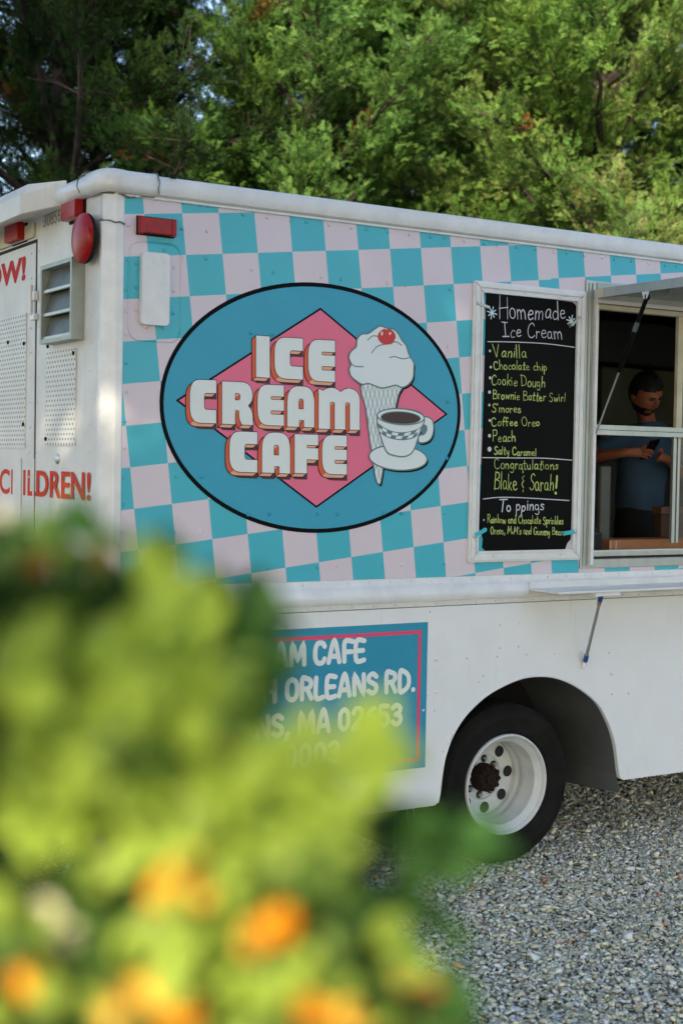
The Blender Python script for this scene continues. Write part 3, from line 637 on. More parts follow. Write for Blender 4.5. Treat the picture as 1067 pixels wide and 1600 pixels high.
# ice cream cone and cup picture
def poly(l, closed=True, n=5): return [tuple(q)[:2] for q in smooth_line([(*S2(*pxB(*p)), 0) for p in l], closed, n)]
scoop = [(430,303),(475,318),(508,322),(535,348),(556,385),(582,418),(598,468),(610,490),(628,522),(628,560),(624,610),(600,648),(560,668),(522,655),(480,665),(440,672),(400,660),(360,645),(322,650),(285,628),(255,600),(245,560),(256,528),(243,490),(257,452),(287,425),(292,382),(318,352),(360,346),(400,318)]
cone = [(326,645),(548,652),(535,720),(500,880),(460,1060),(434,1225),(418,1240),(404,1215),(385,1100),(365,960),(345,800)]
saucer = [(535 + 172 * math.cos(t) * math.cos(R(4)) - 74 * math.sin(t) * math.sin(R(4)), 1086 + 172 * math.cos(t) * math.sin(R(4)) + 74 * math.sin(t) * math.cos(R(4))) for t in [2 * math.pi * k / 24 for k in range(24)]]
cup = [(411,850),(415,900),(428,950),(445,1005),(468,1052),(500,1070),(560,1080),(605,1066),(632,1030),(655,960),(672,910),(690,860),(660,815),(548,795),(440,812)]
handle = [(672,860),(700,842),(735,860),(746,900),(738,955),(712,988),(670,998),(655,985),(660,955),(690,945),(705,915),(695,892),(672,900)]
rimO = [(549 + 139 * math.cos(t) - 2 * math.sin(t), 842 + 9 * math.cos(t) + 47 * math.sin(t)) for t in [2 * math.pi * k / 24 for k in range(24)]]
cof = [(548 + 117 * math.cos(t), 849 + 5 * math.cos(t) + 36 * math.sin(t)) for t in [2 * math.pi * k / 24 for k in range(24)]]
pic = MB(); Z = -.0050
shd = MB()
for l in (scoop, saucer, handle, cone):
    sheet(shd, [(p[0] + .009, p[1] - .010) for p in poly(l)], Z); Z -= .00005
shd.build('picture_shadow', black, logo)
Z = -.0056; mlist = [mat('picture_white', (.70, .76, .76), .42), greyline, coffee, cherry, mat('cherry_glint', (.85, .6, .5), .4)]
cn = MB(); P = poly(cone); sheet(cn, P, Z, 0); 
def in_poly(x, y, P):
    r_ = False
    for i in range(len(P)):
        (x1_, y1_), (x2_, y2_) = P[i], P[i - 1]
        if (y1_ > y) != (y2_ > y) and x < (x2_ - x1_) * (y - y1_) / (y2_ - y1_) + x1_: r_ = not r_
    return r_
def hatch(mbx, P, slope, off, w, Y, mi):
    xs_ = [p[0] for p in P]; x0_, x1_ = min(xs_), max(xs_); z0_, z1_ = min(p[1] for p in P), max(p[1] for p in P)
    run = []
    for k in range(240):
        z = z0_ + (z1_ - z0_) * k / 239; x = off + (z - z0_) * slope
        if in_poly(x, z, P): run.append((x, z))
        else:
            if len(run) > 2: ribbon(mbx, [run[0], run[-1]], w, Y, mi, caps=False)
            run = []
    if len(run) > 2: ribbon(mbx, [run[0], run[-1]], w, Y, mi, caps=False)
bx = min(p[0] for p in P)
for k in range(-9, 16): hatch(cn, P, .24, bx + k * .0235 - .0, .0022, Z - .0003, 1)
for k in range(-3, 22): hatch(cn, P, -.36, bx + k * .0250, .0022, Z - .0005, 1)
ribbon(cn, P, .0062, Z - .0007, 1, closed=True); cn.build('ice_cream_cone', mlist, logo)
sc_ = MB(); P = poly(scoop); sheet(sc_, P, Z - .0010, 0); ribbon(sc_, P, .0065, Z - .0013, 1, closed=True)
for l in ([(355,386),(385,362),(425,366)], [(378,463),(400,434),(425,418),(460,412)], [(490,410),(520,396),(556,418)], [(486,491),(515,485),(565,498),(610,488)], [(252,522),(278,542),(328,545)]):
    ribbon(sc_, poly(l, False), .0048, Z - .0013, 1)
ch = [(467 + (48 + 3 * math.cos(2 * t)) * math.cos(t), 366 + 46 * math.sin(t) + (7 if abs(t - 4.71) < .3 else 0)) for t in [2 * math.pi * k / 20 for k in range(20)]]
sheet(sc_, poly(ch), Z - .0016, 3); ribbon(sc_, poly(ch), .004, Z - .0018, 3, closed=True)
sheet(sc_, poly([(432,345),(440,335),(445,345),(438,362)]), Z - .0021, 4); sheet(sc_, poly([(480,345),(490,338),(492,352),(484,356)]), Z - .0021, 4)
sc_.build('ice_cream_scoop', mlist, logo)
sa = MB(); P = poly(saucer); sheet(sa, P, Z - .0012, 0); ribbon(sa, P, .0065, Z - .0015, 1, closed=True)
P = poly([(440,1040),(470,1085),(540,1100),(600,1090),(640,1050),(610,1120),(520,1130),(450,1100)]); sa.build('saucer', mlist, logo)
cu = MB(); P = poly(handle); sheet(cu, P, Z - .0018, 0); ribbon(cu, P, .0062, Z - .0021, 1, closed=True)
P = poly(cup); sheet(cu, P, Z - .0024, 0); ribbon(cu, P, .0065, Z - .0027, 1, closed=True)
bandT = [(415,880),(450,905),(500,928),(560,935),(620,925),(665,905),(690,880)]; bandB = [(655,950),(620,972),(560,982),(500,975),(455,958),(420,932)]
P = poly(bandT, False) + poly(bandB, False); sheet(cu, P, Z - .0030, 1)
sheet(cu, poly([(672,912),(680,893),(700,893),(706,915),(696,940),(676,945)]), Z - .0031, 1)
tb = poly(bandT, False, 8); bb_ = poly(bandB[::-1], False, 8)
def lerpb(u, v):
    i = u * (len(tb) - 1); k = min(int(i), len(tb) - 2); f = i - k; a1 = Vector(tb[k]).lerp(Vector(tb[k + 1]), f)
    j = u * (len(bb_) - 1); k2 = min(int(j), len(bb_) - 2); f2 = j - k2; b1 = Vector(bb_[k2]).lerp(Vector(bb_[k2 + 1]), f2); return tuple(a1.lerp(b1, v))
for k in range(9):
    u0, u1 = .02 + k * .107, .02 + (k + 1) * .107; v0_, v1_ = (.12, .5) if k % 2 else (.5, .88)
    sheet(cu, [lerpb(u0, v0_), lerpb(u1, v0_), lerpb(u1, v1_), lerpb(u0, v1_)], Z - .0034, 0)
P = poly(rimO); sheet(cu, P, Z - .0036, 0); ribbon(cu, P, .0058, Z - .0039, 1, closed=True)
P = poly(cof); sheet(cu, P, Z - .0042, 2); ribbon(cu, P, .004, Z - .0044, 1, closed=True); cu.build('coffee_cup', mlist, logo)
mo.v = [(x, y - .0012, z) for x, y, z in mo.v]
mo.build('oval_rivets', teal, logo, smooth=True, kind='stuff')

# ------------------------------------------------------------------ address sign on the skirt
X1, ZT, ZB = 1.637, 1.224, .531; X0 = .19
sg = MB(); sheet(sg, [(X0, ZT), (X1, ZT), (X1, ZB), (X0, ZB)], -.0015); sgn = sg.build('address_sign', signblue, truck)
sg = MB(); i_ = .045; ribbon(sg, [(X0 + i_, ZT - i_), (X1 - i_, ZT - i_), (X1 - i_, ZB + i_), (X0 + i_, ZB + i_)], .017, -.0022, closed=True); sg.build('pink_border', signpink, sgn)
def signline(ends, text, z0, h):
    for wtxt, xa, xb in ends:
        tot = sum(CAPS[c][0] + .06 for c in wtxt) - .06; x = 0
        for c in wtxt:
            adv = CAPS[c][0]
            if c != ' ':
                sg = MB(); write(sg, c, CAPS, lambda u, v: (xa + (xb - xa) * (x + adv * u) / tot, z0 + v * h), .0235, -.0024, gap=.06, sm=True); sg.build('sign_letter', lface, sgn)
            x += adv + .06
def sx_(px, py): return S2(px, py)[0]
z1 = S2(505, 1038)[1]; hL = S2(505, 1002)[1] - z1
xC0, xC1 = sx_(489.4, 1020), sx_(570.2, 1020)
signline([('CAFE', xC0, xC1), ('AM', sx_(428, 1020), sx_(478, 1020)), ('ICE CRE', .36, sx_(425, 1020) - .01)], '', z1, hL)
z2 = S2(520, 1092)[1] + .004
signline([('RD.', sx_(600.4, 1070), sx_(648, 1070)), ('ORLEANS', sx_(445.4, 1070), sx_(590.3, 1070)), ('SOUTH', .40, sx_(433, 1070))], '', z2, hL * 1.0)
z3 = S2(577, 1138)[1]
signline([('02653', sx_(527.5, 1120), sx_(627.4, 1120)), ('MA', sx_(465, 1120), sx_(516.5, 1120)), ('ORLEANS,', sx_(452, 1120) - 1.08 * (sx_(590.3, 1070) - sx_(445.4, 1070)), sx_(452, 1120))], '', z3, hL * 1.0)
z4 = S2(487, 1197)[1]
signline([('0003', sx_(443, 1180), sx_(531, 1180)), ('(508)', .60, sx_(425, 1180) - .03)], '', z4, hL * 1.0)
# ------------------------------------------------------------------ serving window
zt = [side(1000, v, 0).z for v in (859.9, 866.9, 867.6, 871.2, 872, 887)]
win = B('serving_window', alu, truck, (2.563, 2.612, -.012, .0, 1.457, 2.913), (2.612, 5.25, -.012, 0, 1.457, zt[4]), (2.612, 5.25, -.012, 0, 2.825, 2.913), (5.2, 5.25, -.013, 0, 1.54, 2.825), bevel=.002)
win['label'] = 'aluminium framed serving window'
B('window_edge_strip', white2, win, (2.614, 2.632, -.034, -.001, 1.475, 2.868), bevel=.002)
B('flange_ridge', alu2, win, (2.578, 2.584, -.018, -.012, 1.47, 2.90), (2.600, 2.606, -.018, -.012, 1.47, 2.90), bevel=.0015)
B('sill_track', alu, win, (2.633, 5.19, -.006, .010, zt[1], zt[0]))
B('sill_shadow_gap', dark, win, (2.633, 5.19, -.0125, -.0005, zt[3], zt[2]))
zr = side(1000, 666, .01).z; zr2 = side(1000, 681, .01).z
B('window_midrail', alu, win, (2.633, 5.19, .004, .016, (zr + zr2) / 2, zr), bevel=.001)
B('lower_midrail', alu, win, (2.633, 5.19, -.004, .020, zr2 - .002, (zr + zr2) / 2 - .002), bevel=.001)
B('window_mullion', cream, win, (3.235, 3.275, .018, .040, zr, 2.81), bevel=.001)
B('window_mullion', alu, win, (3.225, 3.247, .022, .040, 1.575, zr2), (3.257, 3.275, .022, .040, 1.575, zr2), bevel=.001)
B('window_header', cream, win, (2.633, 5.19, .0, .045, 2.775, 2.806), bevel=.001)
gl_ = mat('window_glass', (.85, .92, .90), .03); gl_.node_tree.nodes['Principled BSDF'].inputs['Transmission Weight'].default_value = 1.0
B('glass_pane', gl_, win, (3.28, 5.18, .028, .033, 1.59, 2.78))
# raised awning flap
fl = B('awning_flap', alu2, truck, (2.62, 5.24, -.95, -.02, 2.853, 2.862)); fl['label'] = 'raised aluminium awning flap over the serving window'
B('flap_side_bar', alu, fl, (2.598, 2.618, -.95, -.045, 2.820, 2.868), bevel=.002)
B('bar_end', cream, fl, (2.596, 2.620, -.095, -.046, 2.822, 2.866))
B('hinge', alu2, fl, (2.63, 5.24, -.02, -.006, 2.852, 2.905), bevel=.003)
mb = MB(); mb.add([(2.594, -.375, 2.820), (2.594, -.425, 2.820), (2.594, -.41, 2.785), (2.594, -.39, 2.785)], [(0, 1, 2, 3)]); mb.add([(2.598, -.375, 2.820), (2.598, -.425, 2.820), (2.598, -.41, 2.785), (2.598, -.39, 2.785)], [(0, 1, 2, 3)])
mb.build('strut_bracket', white2, fl)
mb = MB(); mb.box(2.70, 2.704, -.46, -.42, 2.81, 2.853); mb.build('strut_bracket', alu2, fl)
ptop = Vector((2.600, -.40, 2.795)); pbot = side(928, 684, -.02)
ptop.x = 2.606
st = MB().tube([ptop, ptop.lerp(pbot, .52)], .011, 10).build('gas_strut', black, fl, smooth=True)
MB().tube([ptop.lerp(pbot, .50), pbot], .0048, 8).build('strut_rod', alu2, st, smooth=True)
q0, q1 = ptop.lerp(pbot, .17), ptop.lerp(pbot, .235); MB().tube([q0, q1], .0115, 10).build('strut_sticker', mat('grey_sticker', (.14, .17, .18), .5, var=.6, vscale=160), st, smooth=True)
MB().tube([ptop + Vector((0, 0, .012)), ptop + Vector((0, 0, -.012))], .014, 8).build('strut_end', black, st)
# serving ledge
sh = B('serving_ledge', white2, truck, (2.222, 5.3, -.255, -.002, 1.357, 1.369), bevel=.003); sh['label'] = 'white fold-out serving ledge'
B('ledge_upstand', white2, sh, (2.222, 5.3, -.031, -.029, 1.369, 1.40))
mb = MB(); mb.box(2.46, 2.62, -.25, -.215, 1.338, 1.3565); mb.build('ledge_bracket', white2, sh, bevel=.002)
# brace
pt = Vector((2.52, -.22, 1.335)); pw_ = side(913, 1036, -.012)
# find brace top so it reads at the measured spot under the ledge
br = MB().tube([pt, pw_], .0085, 10).build('ledge_brace', alu, sh, smooth=True)
MB().tube([pt + Vector((0, 0, .003)), pt.lerp(pw_, .07)], .0125, 10).build('blue_tape', bluetape, br, smooth=True)
MB().tube([pt.lerp(pw_, .88), pt.lerp(pw_, .97)], .0125, 10).build('blue_tape', bluetape, br, smooth=True)
MB().tube([pt.lerp(pw_, .07), pt.lerp(pw_, .12)], .0105, 10).build('tan_tape', card, br, smooth=True)
mb = MB(); pe = pw_; mb.tube([pt.lerp(pw_, .97), pe, pe + Vector((-.012, .0, -.028))], [.011, .012, .006], 8); mb.build('brace_foot', white2, br, smooth=True)

# ------------------------------------------------------------------ menu frame (bolted on the wall) and the hanging menu sheet
fx0, fx1, fz0, fz1 = 1.858, 2.558, 1.502, 2.853; t_ = .054
fr = MB()
def mitre(mb, pts, y0, y1):                    # frame side: outer a,b inner c,d in (x,z)
    v = [(p[0], y, p[1]) for y in (y0, y1) for p in pts]
    mb.add(v, [(0, 1, 2, 3), (7, 6, 5, 4), (0, 4, 5, 1), (1, 5, 6, 2), (2, 6, 7, 3), (3, 7, 4, 0)])
O = [(fx0, fz0), (fx0, fz1), (fx1, fz1), (fx1, fz0)]; I2 = [(fx0 + t_, fz0 + t_), (fx0 + t_, fz1 - t_), (fx1 - t_, fz1 - t_), (fx1 - t_, fz0 + t_)]
mf = None
for k in range(4):
    mb = MB(); g = .0006; a, b, c, d = O[k], O[(k + 1) % 4], I2[(k + 1) % 4], I2[k]
    cxm, czm = (a[0] + b[0]) / 2, (a[1] + b[1]) / 2
    sh_ = lambda p, q: (p[0] + (q[0] - p[0]) * .0018, p[1] + (q[1] - p[1]) * .0018)
    a, b, c, d = sh_(a, b), sh_(b, a), sh_(c, d), sh_(d, c)
    mitre(mb, [a, b, c, d], -.016, -.002)
    def inn(p, q, t): return (p[0] + (q[0] - p[0]) * t, p[1] + (q[1] - p[1]) * t)
    mitre(mb, [inn(a, d, .18), inn(b, c, .18), inn(b, c, .55), inn(a, d, .55)], -.024, -.0155)
    mitre(mb, [inn(a, d, .80), inn(b, c, .80), c, d], -.021, -.0155)
    if mf is None:
        mf = mb.build('menu_frame', white2, truck, bevel=.0012); mf['label'] = 'white mitred frame round the menu sheet'
    else: mb.build('frame_side', white2, mf, bevel=.0012)
mb = MB()
for x in (2.0, 2.42):
    for z in (fz0 + .03, fz1 - .03): mb.disc((x, -.024, z), .005, (0, -1, 0), 8, h=.002)
mb.build('frame_screws', steel, mf, kind='stuff')

menu_px = [(758.4, 455.2), (822, 462.5), (893.4, 472.5), (897, 476), (900.9, 481), (899.5, 560), (896, 660), (893, 760), (889.6, 842.5), (885, 848), (881.2, 858.4), (850, 860), (800, 860.5), (757.5, 861), (751.9, 855.6), (753.5, 842), (750, 832), (747, 825.6), (750, 752.5), (754, 640), (756.5, 540)]
N_ = MB(); pm = [S2(*p) for p in menu_px]
menu = None
sheet(N_, pm, -.0060); sheet(N_, pm, -.0045)
ret(N_, pm, -.0060, -.0045, True)
menu = N_.build('menu_sheet', board)
menu.location = (0, 0, 0)
tag(menu, 'black menu sheet with handwritten white and yellow ice cream flavours strapped inside the white frame', 'menu board')
def hand(text, p0, p1, h0, h1, m, w=.0041, jit=.06):
    mb = MB(); write(mb, text, HAND, px_line(p0, p1, h0, h1), w, -.0066, gap=.10, jit=jit)
    o = mb.build('chalk_writing', m, menu, kind='stuff'); o['label'] = 'handwritten line reading ' + text.replace('To pp', 'Topp').replace('&', 'and'); return o
hand('Homemade', (777.2, 498), (882, 499), 31, 27, chalkw, .0043)
hand('Ice Cream', (783.7, 526), (876.5, 530), 23, 23, chalkw, .0042)
hand('Vanilla', (769.7, 558.5), (821, 559.6), 19, 19, chalky); hand('Chocolate chip', (769.7, 577), (853, 579.5), 13.5, 13.5, chalky, .0038)
hand('Cookie Dough', (766, 601), (849.3, 604.6), 17, 15.5, chalky, .0038); hand('Brownie Batter Swirl', (768.4, 623), (881.2, 628), 14.5, 13.5, chalky, .0038)
hand("S'mores", (766.9, 643), (811.8, 645), 14, 13, chalky, .0038); hand('Coffee Oreo', (766, 665.3), (841.5, 666), 14, 13, chalky, .0038)
hand('Peach', (767.8, 689.7), (803, 690), 17, 15, chalky, .0042); hand('Salty Caramel', (770.2, 709.7), (836.2, 712.7), 13, 12, chalky, .0042)
hand('Congratulations', (770.6, 733), (870, 733.5), 16.5, 15, chalky, .0038); hand('Blake & Sarah', (770.2, 765.5), (863, 767), 27, 25, chalky, .0042)
hand('To ppings', (778, 799), (847.5, 797), 19, 17, chalkw, .0055)
hand('Rainbow and Chocolate Sprinkles', (759.7, 817), (878, 819.5), 12.5, 12, chalky, .0036); hand("Oreos, M+M's and Gummy Bears", (765, 834), (880.3, 836), 12, 11.5, chalky, .0036)
mb = MB(); ribbon(mb, [S2(868.5, 744), S2(867, 762)], .011, -.0066); ribbon(mb, [S2(866.2, 770.3), S2(866.4, 770.5)], .014, -.0066); mb.build('exclamation_mark', chalky, menu)
mb = MB()
for l in ([(760.3, 534), (800, 534.5), (850, 537), (895.8, 542.8)], [(752.2, 715), (800, 715.5), (850, 716), (891.5, 719)], [(753.4, 779.6), (780, 777), (820, 778), (887.4, 782)]):
    ribbon(mb, [tuple(q)[:2] for q in smooth_line([(*S2(*p), 0) for p in l])], .0042, -.0066)
mb.build('underline', chalkw, menu, kind='stuff')
mb = MB()
for x, y, r_ in [(763.7, 548.4, 1.7), (765, 573.7, 1.7), (764, 590.6, 2), (763, 612.7, 2.1), (762.7, 633, 1.7), (763.5, 657, 1.8), (763, 680.9, 2.2), (763, 701.9, 3.2), (754.3, 812.4, 1.1)]:
    sheet(mb, [S2(x + r_ * math.cos(t), y + r_ * 1.25 * math.sin(t)) for t in [2 * math.pi * k / 10 for k in range(10)]], -.0066)
mb.build('bullet_dots', chalkw, menu, kind='stuff')
for cx_, cy_ in ((767, 489), (890.5, 502)):
    mb = MB()
    for k in range(4):
        t = math.pi * k / 4 + .25; l_ = 8 if k % 2 else 9.5; ribbon(mb, [S2(cx_ - l_ * .8 * math.cos(t), cy_ - l_ * math.sin(t)), S2(cx_ + l_ * .8 * math.cos(t), cy_ + l_ * math.sin(t))], .0055, -.0068 - .0001 * k)
    mb.build('snowflake_mark', mat('pale_blue_chalk', (.55, .72, .78), .7), menu)
def strap(p0, p1, m, w, lbl):
    a = side(*p0, -.026); b = side(*p1, -.026); d = (b - a).normalized(); nn = Vector((-d.z, 0, d.x)) * w / 2
    mb = MB(); v = [a + nn, a - nn, b - nn, b + nn]; vs = [(q.x, y, q.z) for y in (-.0275, -.0245) for q in v]
    mb.add(vs, [(0, 1, 2, 3), (7, 6, 5, 4), (0, 4, 5, 1), (1, 5, 6, 2), (2, 6, 7, 3), (3, 7, 4, 0)]); o = mb.build('strap', m)
    tag(o, lbl, 'strap', 'straps holding the menu sheet')
    MB().dome((a.x, -.0275, a.z), .0085, (0, -1, 0), .005, 10).build('screw', steel, o, smooth=True)
    MB().disc((b.x, -.006, b.z), .006, (0, -1, 0), 8, h=.020).build('stud', m, o)
strap((746.5, 473.8), (764, 480), alu, .012, 'silver strap at the top left corner of the menu sheet')
strap((905.5, 495.5), (893, 508), alu, .012, 'silver strap at the top right corner of the menu sheet')
strap((740.5, 838), (759, 827), tapeb, .020, 'turquoise strap at the bottom left corner of the menu sheet')
strap((898, 830.5), (881, 833.5), tapeb, .020, 'turquoise strap at the bottom right corner of the menu sheet')

# ------------------------------------------------------------------ wheels and underbody
wc = side(792, 1226, .08); WR = wc.z - GZ
wheel = MB()
tp = [(.252, .020), (.262, .004), (.268, .001), (.272, -.003), (.279, -.003), (.283, -.001), (.33, -.011), (.336, -.014), (.342, -.014), (.347, -.010), (.368, -.005), (.373, -.006), (.378, -.002), (.392, .010), (.404, .028), (WR, .045), (WR, .20), (.395, .222), (.34, .232), (.27, .226), (.25, .21), (.25, .05)]
def make_wheel(name, x, y, inner_=False, label=None):
    o = MB().lathe(tp, (x, y, wc.z), 'y', 64, loop=True).build(name, rubber, truck, smooth=True, auto=35)
    if label: o['label'] = label
    if inner_: return o
    tread = MB()
    for row, yy in enumerate((.052, .088, .124, .160)):
        for k in range(56):
            q = 2 * math.pi * (k + (row % 2) * .5) / 56; a0, a1 = q, q + .088
            vs = [(x + (WR + dr) * math.cos(t), y + yy + dy, wc.z + (WR + dr) * math.sin(t)) for t in (a0, a1) for dy in (0, .028) for dr in (-.006, .004)]
            tread.add(vs, [(0, 1, 3, 2), (4, 6, 7, 5), (0, 4, 5, 1), (2, 3, 7, 6), (1, 5, 7, 3)])
    tread.build('tread_blocks', rubber, o, kind='stuff')
    rim = MB()
    rpf = [(.247, .030), (.255, .010), (.252, -.002), (.245, -.004), (.239, .003), (.236, .016), (.222, .032), (.212, .044), (.209, .070), (.211, .090), (.203, .112), (.2025, .150), (.206, .158), (.203, .178), (.199, .184), (.199, .212), (.193, .217), (.188, .207), (.150, .204), (.125, .206), (.119, .208), (.115, .217), (.107, .214), (.055, .212), (.05, .212)]
    rim.lathe(rpf, (x, y, wc.z), 'y', 72)
    ro = rim.build('rim', rimpaint, o, smooth=True, auto=28)
    mb, m2 = MB(), MB()
    for k in range(8):
        q = R(5 + 45 * k); cxx, czz = x + .160 * math.cos(q), wc.z + .160 * math.sin(q)
        mb.disc((cxx, y + .2045, czz), .030, (0, -1, 0), 20, h=.003)
        for j in range(20):
            t0, t1 = 2 * math.pi * j / 20, 2 * math.pi * (j + 1) / 20
            m2.tube([(cxx + .0312 * math.cos(t0), y + .2015, czz + .0312 * math.sin(t0)), (cxx + .0312 * math.cos(t1), y + .2015, czz + .0312 * math.sin(t1))], .0022, 5, cap=False)
    mb.build('hand_holes', dark, ro, kind='stuff'); m2.build('hole_edges', rimpaint, ro, kind='stuff')
    for k in range(8):
        q = R(37 + 45 * k); c_ = Vector((x + .093 * math.cos(q), y + .212, wc.z + .093 * math.sin(q)))
        s_ = MB().disc(c_, .0195, (0, -1, 0), 16, h=.002).build('lug_seat', dark, ro)
        mb = MB(); mb.disc(c_, .0105, (0, -1, 0), 6, h=.020); mb.disc(c_ + Vector((0, -.020, 0)), .006, (0, -1, 0), 10, h=.008); mb.build('lug_nut', alu, s_)
    if True:
        mb = MB(); mb.lathe([(.073, .214), (.073, .185), (.068, .170), (.066, .150), (.055, .143), (.0, .143)], (x, y, wc.z), 'y', 30)
        for k in range(10):
            q = 2 * math.pi * k / 10; mb.disc((x + .056 * math.cos(q), y + .150, wc.z + .056 * math.sin(q)), .012, (0, -1, 0), 6, h=.014)
        mb.lathe([(.030, .143), (.026, .130), (.010, .126), (.0, .126)], (x, y, wc.z), 'y', 14)
        mb.build('hub', rust, ro, smooth=True, auto=30)
        return o
    mb = MB(); mb.lathe([(.058, .158), (.055, .10), (.052, .080), (.046, .070), (.0, .070)], (x, y, wc.z), 'y', 28)
    for k in range(8):
        q = 2 * math.pi * k / 8; mb.disc((x + .040 * math.cos(q), y + .070, wc.z + .040 * math.sin(q)), .0095, (0, -1, 0), 6, h=.010)
    mb.lathe([(.022, .070), (.018, .058), (.0, .056)], (x, y, wc.z), 'y', 14)
    mb.build('hub', rust, ro, smooth=True, auto=30)
    return o
make_wheel('rear_wheel', wc.x, .08, label='rear wheel with deep dished white rim and rusty hub')
make_wheel('inner_wheel', wc.x, .33, True)
make_wheel('inner_wheel', wc.x, 1.55, True); make_wheel('rear_wheel', wc.x, 1.80, True)
make_wheel('front_wheel', 5.7, .08, True); make_wheel('front_wheel', 5.7, 1.9, True)
# wheel housing: the arch curve carried inwards, leaning flap behind the wheel
mb = MB(); k0 = 7
hp = [(p[0], p[1]) for p in archs]
ys = [.030, .25, .62]
vs = []
for yy in ys:
    for (x, z) in hp: vs.append((x + (0.0 if z > .6 else 0), yy, z + .01))
n3 = len(hp); fs = [(i * n3 + k, i * n3 + k + 1, (i + 1) * n3 + k + 1, (i + 1) * n3 + k) for i in range(2) for k in range(n3 - 1)]
mb.add(vs, fs); e = hp[-1]
mb.add([(e[0], .03, e[1] + .02), (e[0] + .012, .03, .268), (e[0] - .02, .62, .235), (e[0], .62, e[1] + .02)], [(0, 1, 2, 3)])
mb.build('wheel_housing', liner, truck, smooth=True, auto=60)
B('housing_back', chassis, truck, (1.6, 3.0, .62, .64, .15, 1.0))
B('cross_brace', cream, truck, (1.95, 2.28, .40, .43, .845, .868))
B('chassis_rail', chassis, truck, (.1, 6.4, .72, .80, .42, .68), (.1, 6.4, 1.40, 1.48, .42, .68))
MB().tube([(wc.x, .3, wc.z), (wc.x, 1.9, wc.z)], .06, 12).build('axle', chassis, truck, smooth=True)
B('rear_mud_flap', rubber, truck, (1.52, 1.53, .1, .55, .13, .6))
mb = MB(); a = side(634, 1270, .30); 
for px0, px1 in ((636, 637), (645, 652)):
    a = side(px0, 1262, .16); b = side(px1, 1306, .16); mb.tube([a, b], .0022, 5)
mb.build('hanging_wire', steel, truck, kind='stuff')
B('bumper', alu2, truck, (-.12, -.04, .1, YB - .1, .36, .48), bevel=.01)
B('underbody_box', chassis, truck, (.3, 1.4, .3, .7, .40, .68), (3.2, 5.0, .25, .7, .32, .68))

# ------------------------------------------------------------------ rear wall fittings
yd = rear(57.4, 500).y
B('door_gap', dark, truck, (-.002, 0, yd - .006, YB - .1, .5, 2.975))
B('rear_door', oldwhite, truck, (-.0045, -.002, yd + .004, YB - .1, .5, 2.958))
B('door_edge_strip', oldwhite, truck, (-.0075, -.0005, yd - .004, yd + .012, 1.4, 1.965), bevel=.002)
def rp_box(name, m, p0, p1, d0, d1, parent=truck, bevel=.002, X=0):
    a = rear(*p0, X); b = rear(*p1, X)
    return B(name, m, parent, (-d1, -d0, min(a.y, b.y), max(a.y, b.y), min(a.z, b.z), max(a.z, b.z)), bevel=bevel)
ya, yb, za, zb = rear(120, 600).y, rear(74, 600).y, rear(97, 696).z, rear(97, 548).z
B('perforated_plate', perf, truck, (-.006, -.001, ya, yb, za, zb))
ya2, yb2 = rear(43.5, 600).y, 1.75
B('perforated_plate', perf, truck, (-.010, -.0046, ya2, yb2, rear(43, 700).z, rear(43, 489).z))
mb = MB()
for (y, z, x) in ((ya + .02, zb - .02, -.006), (yb - .012, zb + .03, -.001), (yb - .012, za + .03, -.006), (ya2 + .02, zb + .06, -.010), (ya2 + .02, za + .1, -.010), (ya2 + .25, zb + .08, -.010)):
    mb.disc((x, y, z), .009, (-1, 0, 0), 8, h=.006)
mb.build('plate_screws', chassis, truck, kind='stuff')
c_ = rear(91, 717); mb = MB(); mb.lathe([(.024, 0), (.024, -.004), (.018, -.009), (.008, -.010), (.0, -.010)], (0, c_.y, c_.z), 'x', 20); mb.build('door_lock', steel, truck, smooth=True)
# louvred vent: frame + three glass louvres
LX = .06
yv0, yv1 = rear(112, 470, -LX).y, rear(63, 470, -LX).y; zv0, zv1 = rear(90, 533, -LX).z, rear(90, 408, -LX).z
fw = .018
lv = B('louvred_vent', alu2, truck, (-LX, -.001, yv0, yv0 + fw, zv0, zv1), (-LX, -.001, yv1 - fw, yv1, zv0, zv1), (-LX, -.001, yv0 + fw, yv1 - fw, zv0, zv0 + fw), (-LX, -.001, yv0 + fw, yv1 - fw, zv1 - fw, zv1))
lv['label'] = 'aluminium louvred vent with three grey panes'
h3 = (zv1 - zv0 - 2 * fw) / 3
for k in range(3):
    z0_ = zv0 + fw + k * h3
    mb = MB(); mb.add([(-.045, yv0 + fw, z0_ + .008), (-.045, yv1 - fw, z0_ + .008), (-.016, yv1 - fw, z0_ + h3), (-.016, yv0 + fw, z0_ + h3), (-.040, yv0 + fw, z0_ + .008), (-.040, yv1 - fw, z0_ + .008), (-.011, yv1 - fw, z0_ + h3), (-.011, yv0 + fw, z0_ + h3)], [(0, 1, 2, 3), (7, 6, 5, 4), (0, 4, 5, 1), (3, 2, 6, 7)])
    g_ = mb.build('louvre_pane', glassm, lv)
    B('louvre_bar', alu, lv, (-.052, -.036, yv0 + fw, yv1 - fw, z0_ - .002, z0_ + .014), bevel=.003)
B('vent_back', dark, lv, (-.006, -.0015, yv0 + fw, yv1 - fw, zv0 + fw, zv1 - fw))
# hinge
B('door_hinge', white2, truck, (-.022, -.002, yd - .03, yd + .03, rear(50, 468).z - .012, rear(50, 468).z + .03), (-.022, -.002, yd - .03, yd + .03, rear(50, 492).z - .03, rear(50, 492).z), bevel=.003)
mb = MB(); mb.tube([(-.026, yd + .008, rear(50, 494).z), (-.026, yd + .008, rear(50, 448).z)], .010, 10); mb.build('hinge_pin', white2, truck, smooth=True)
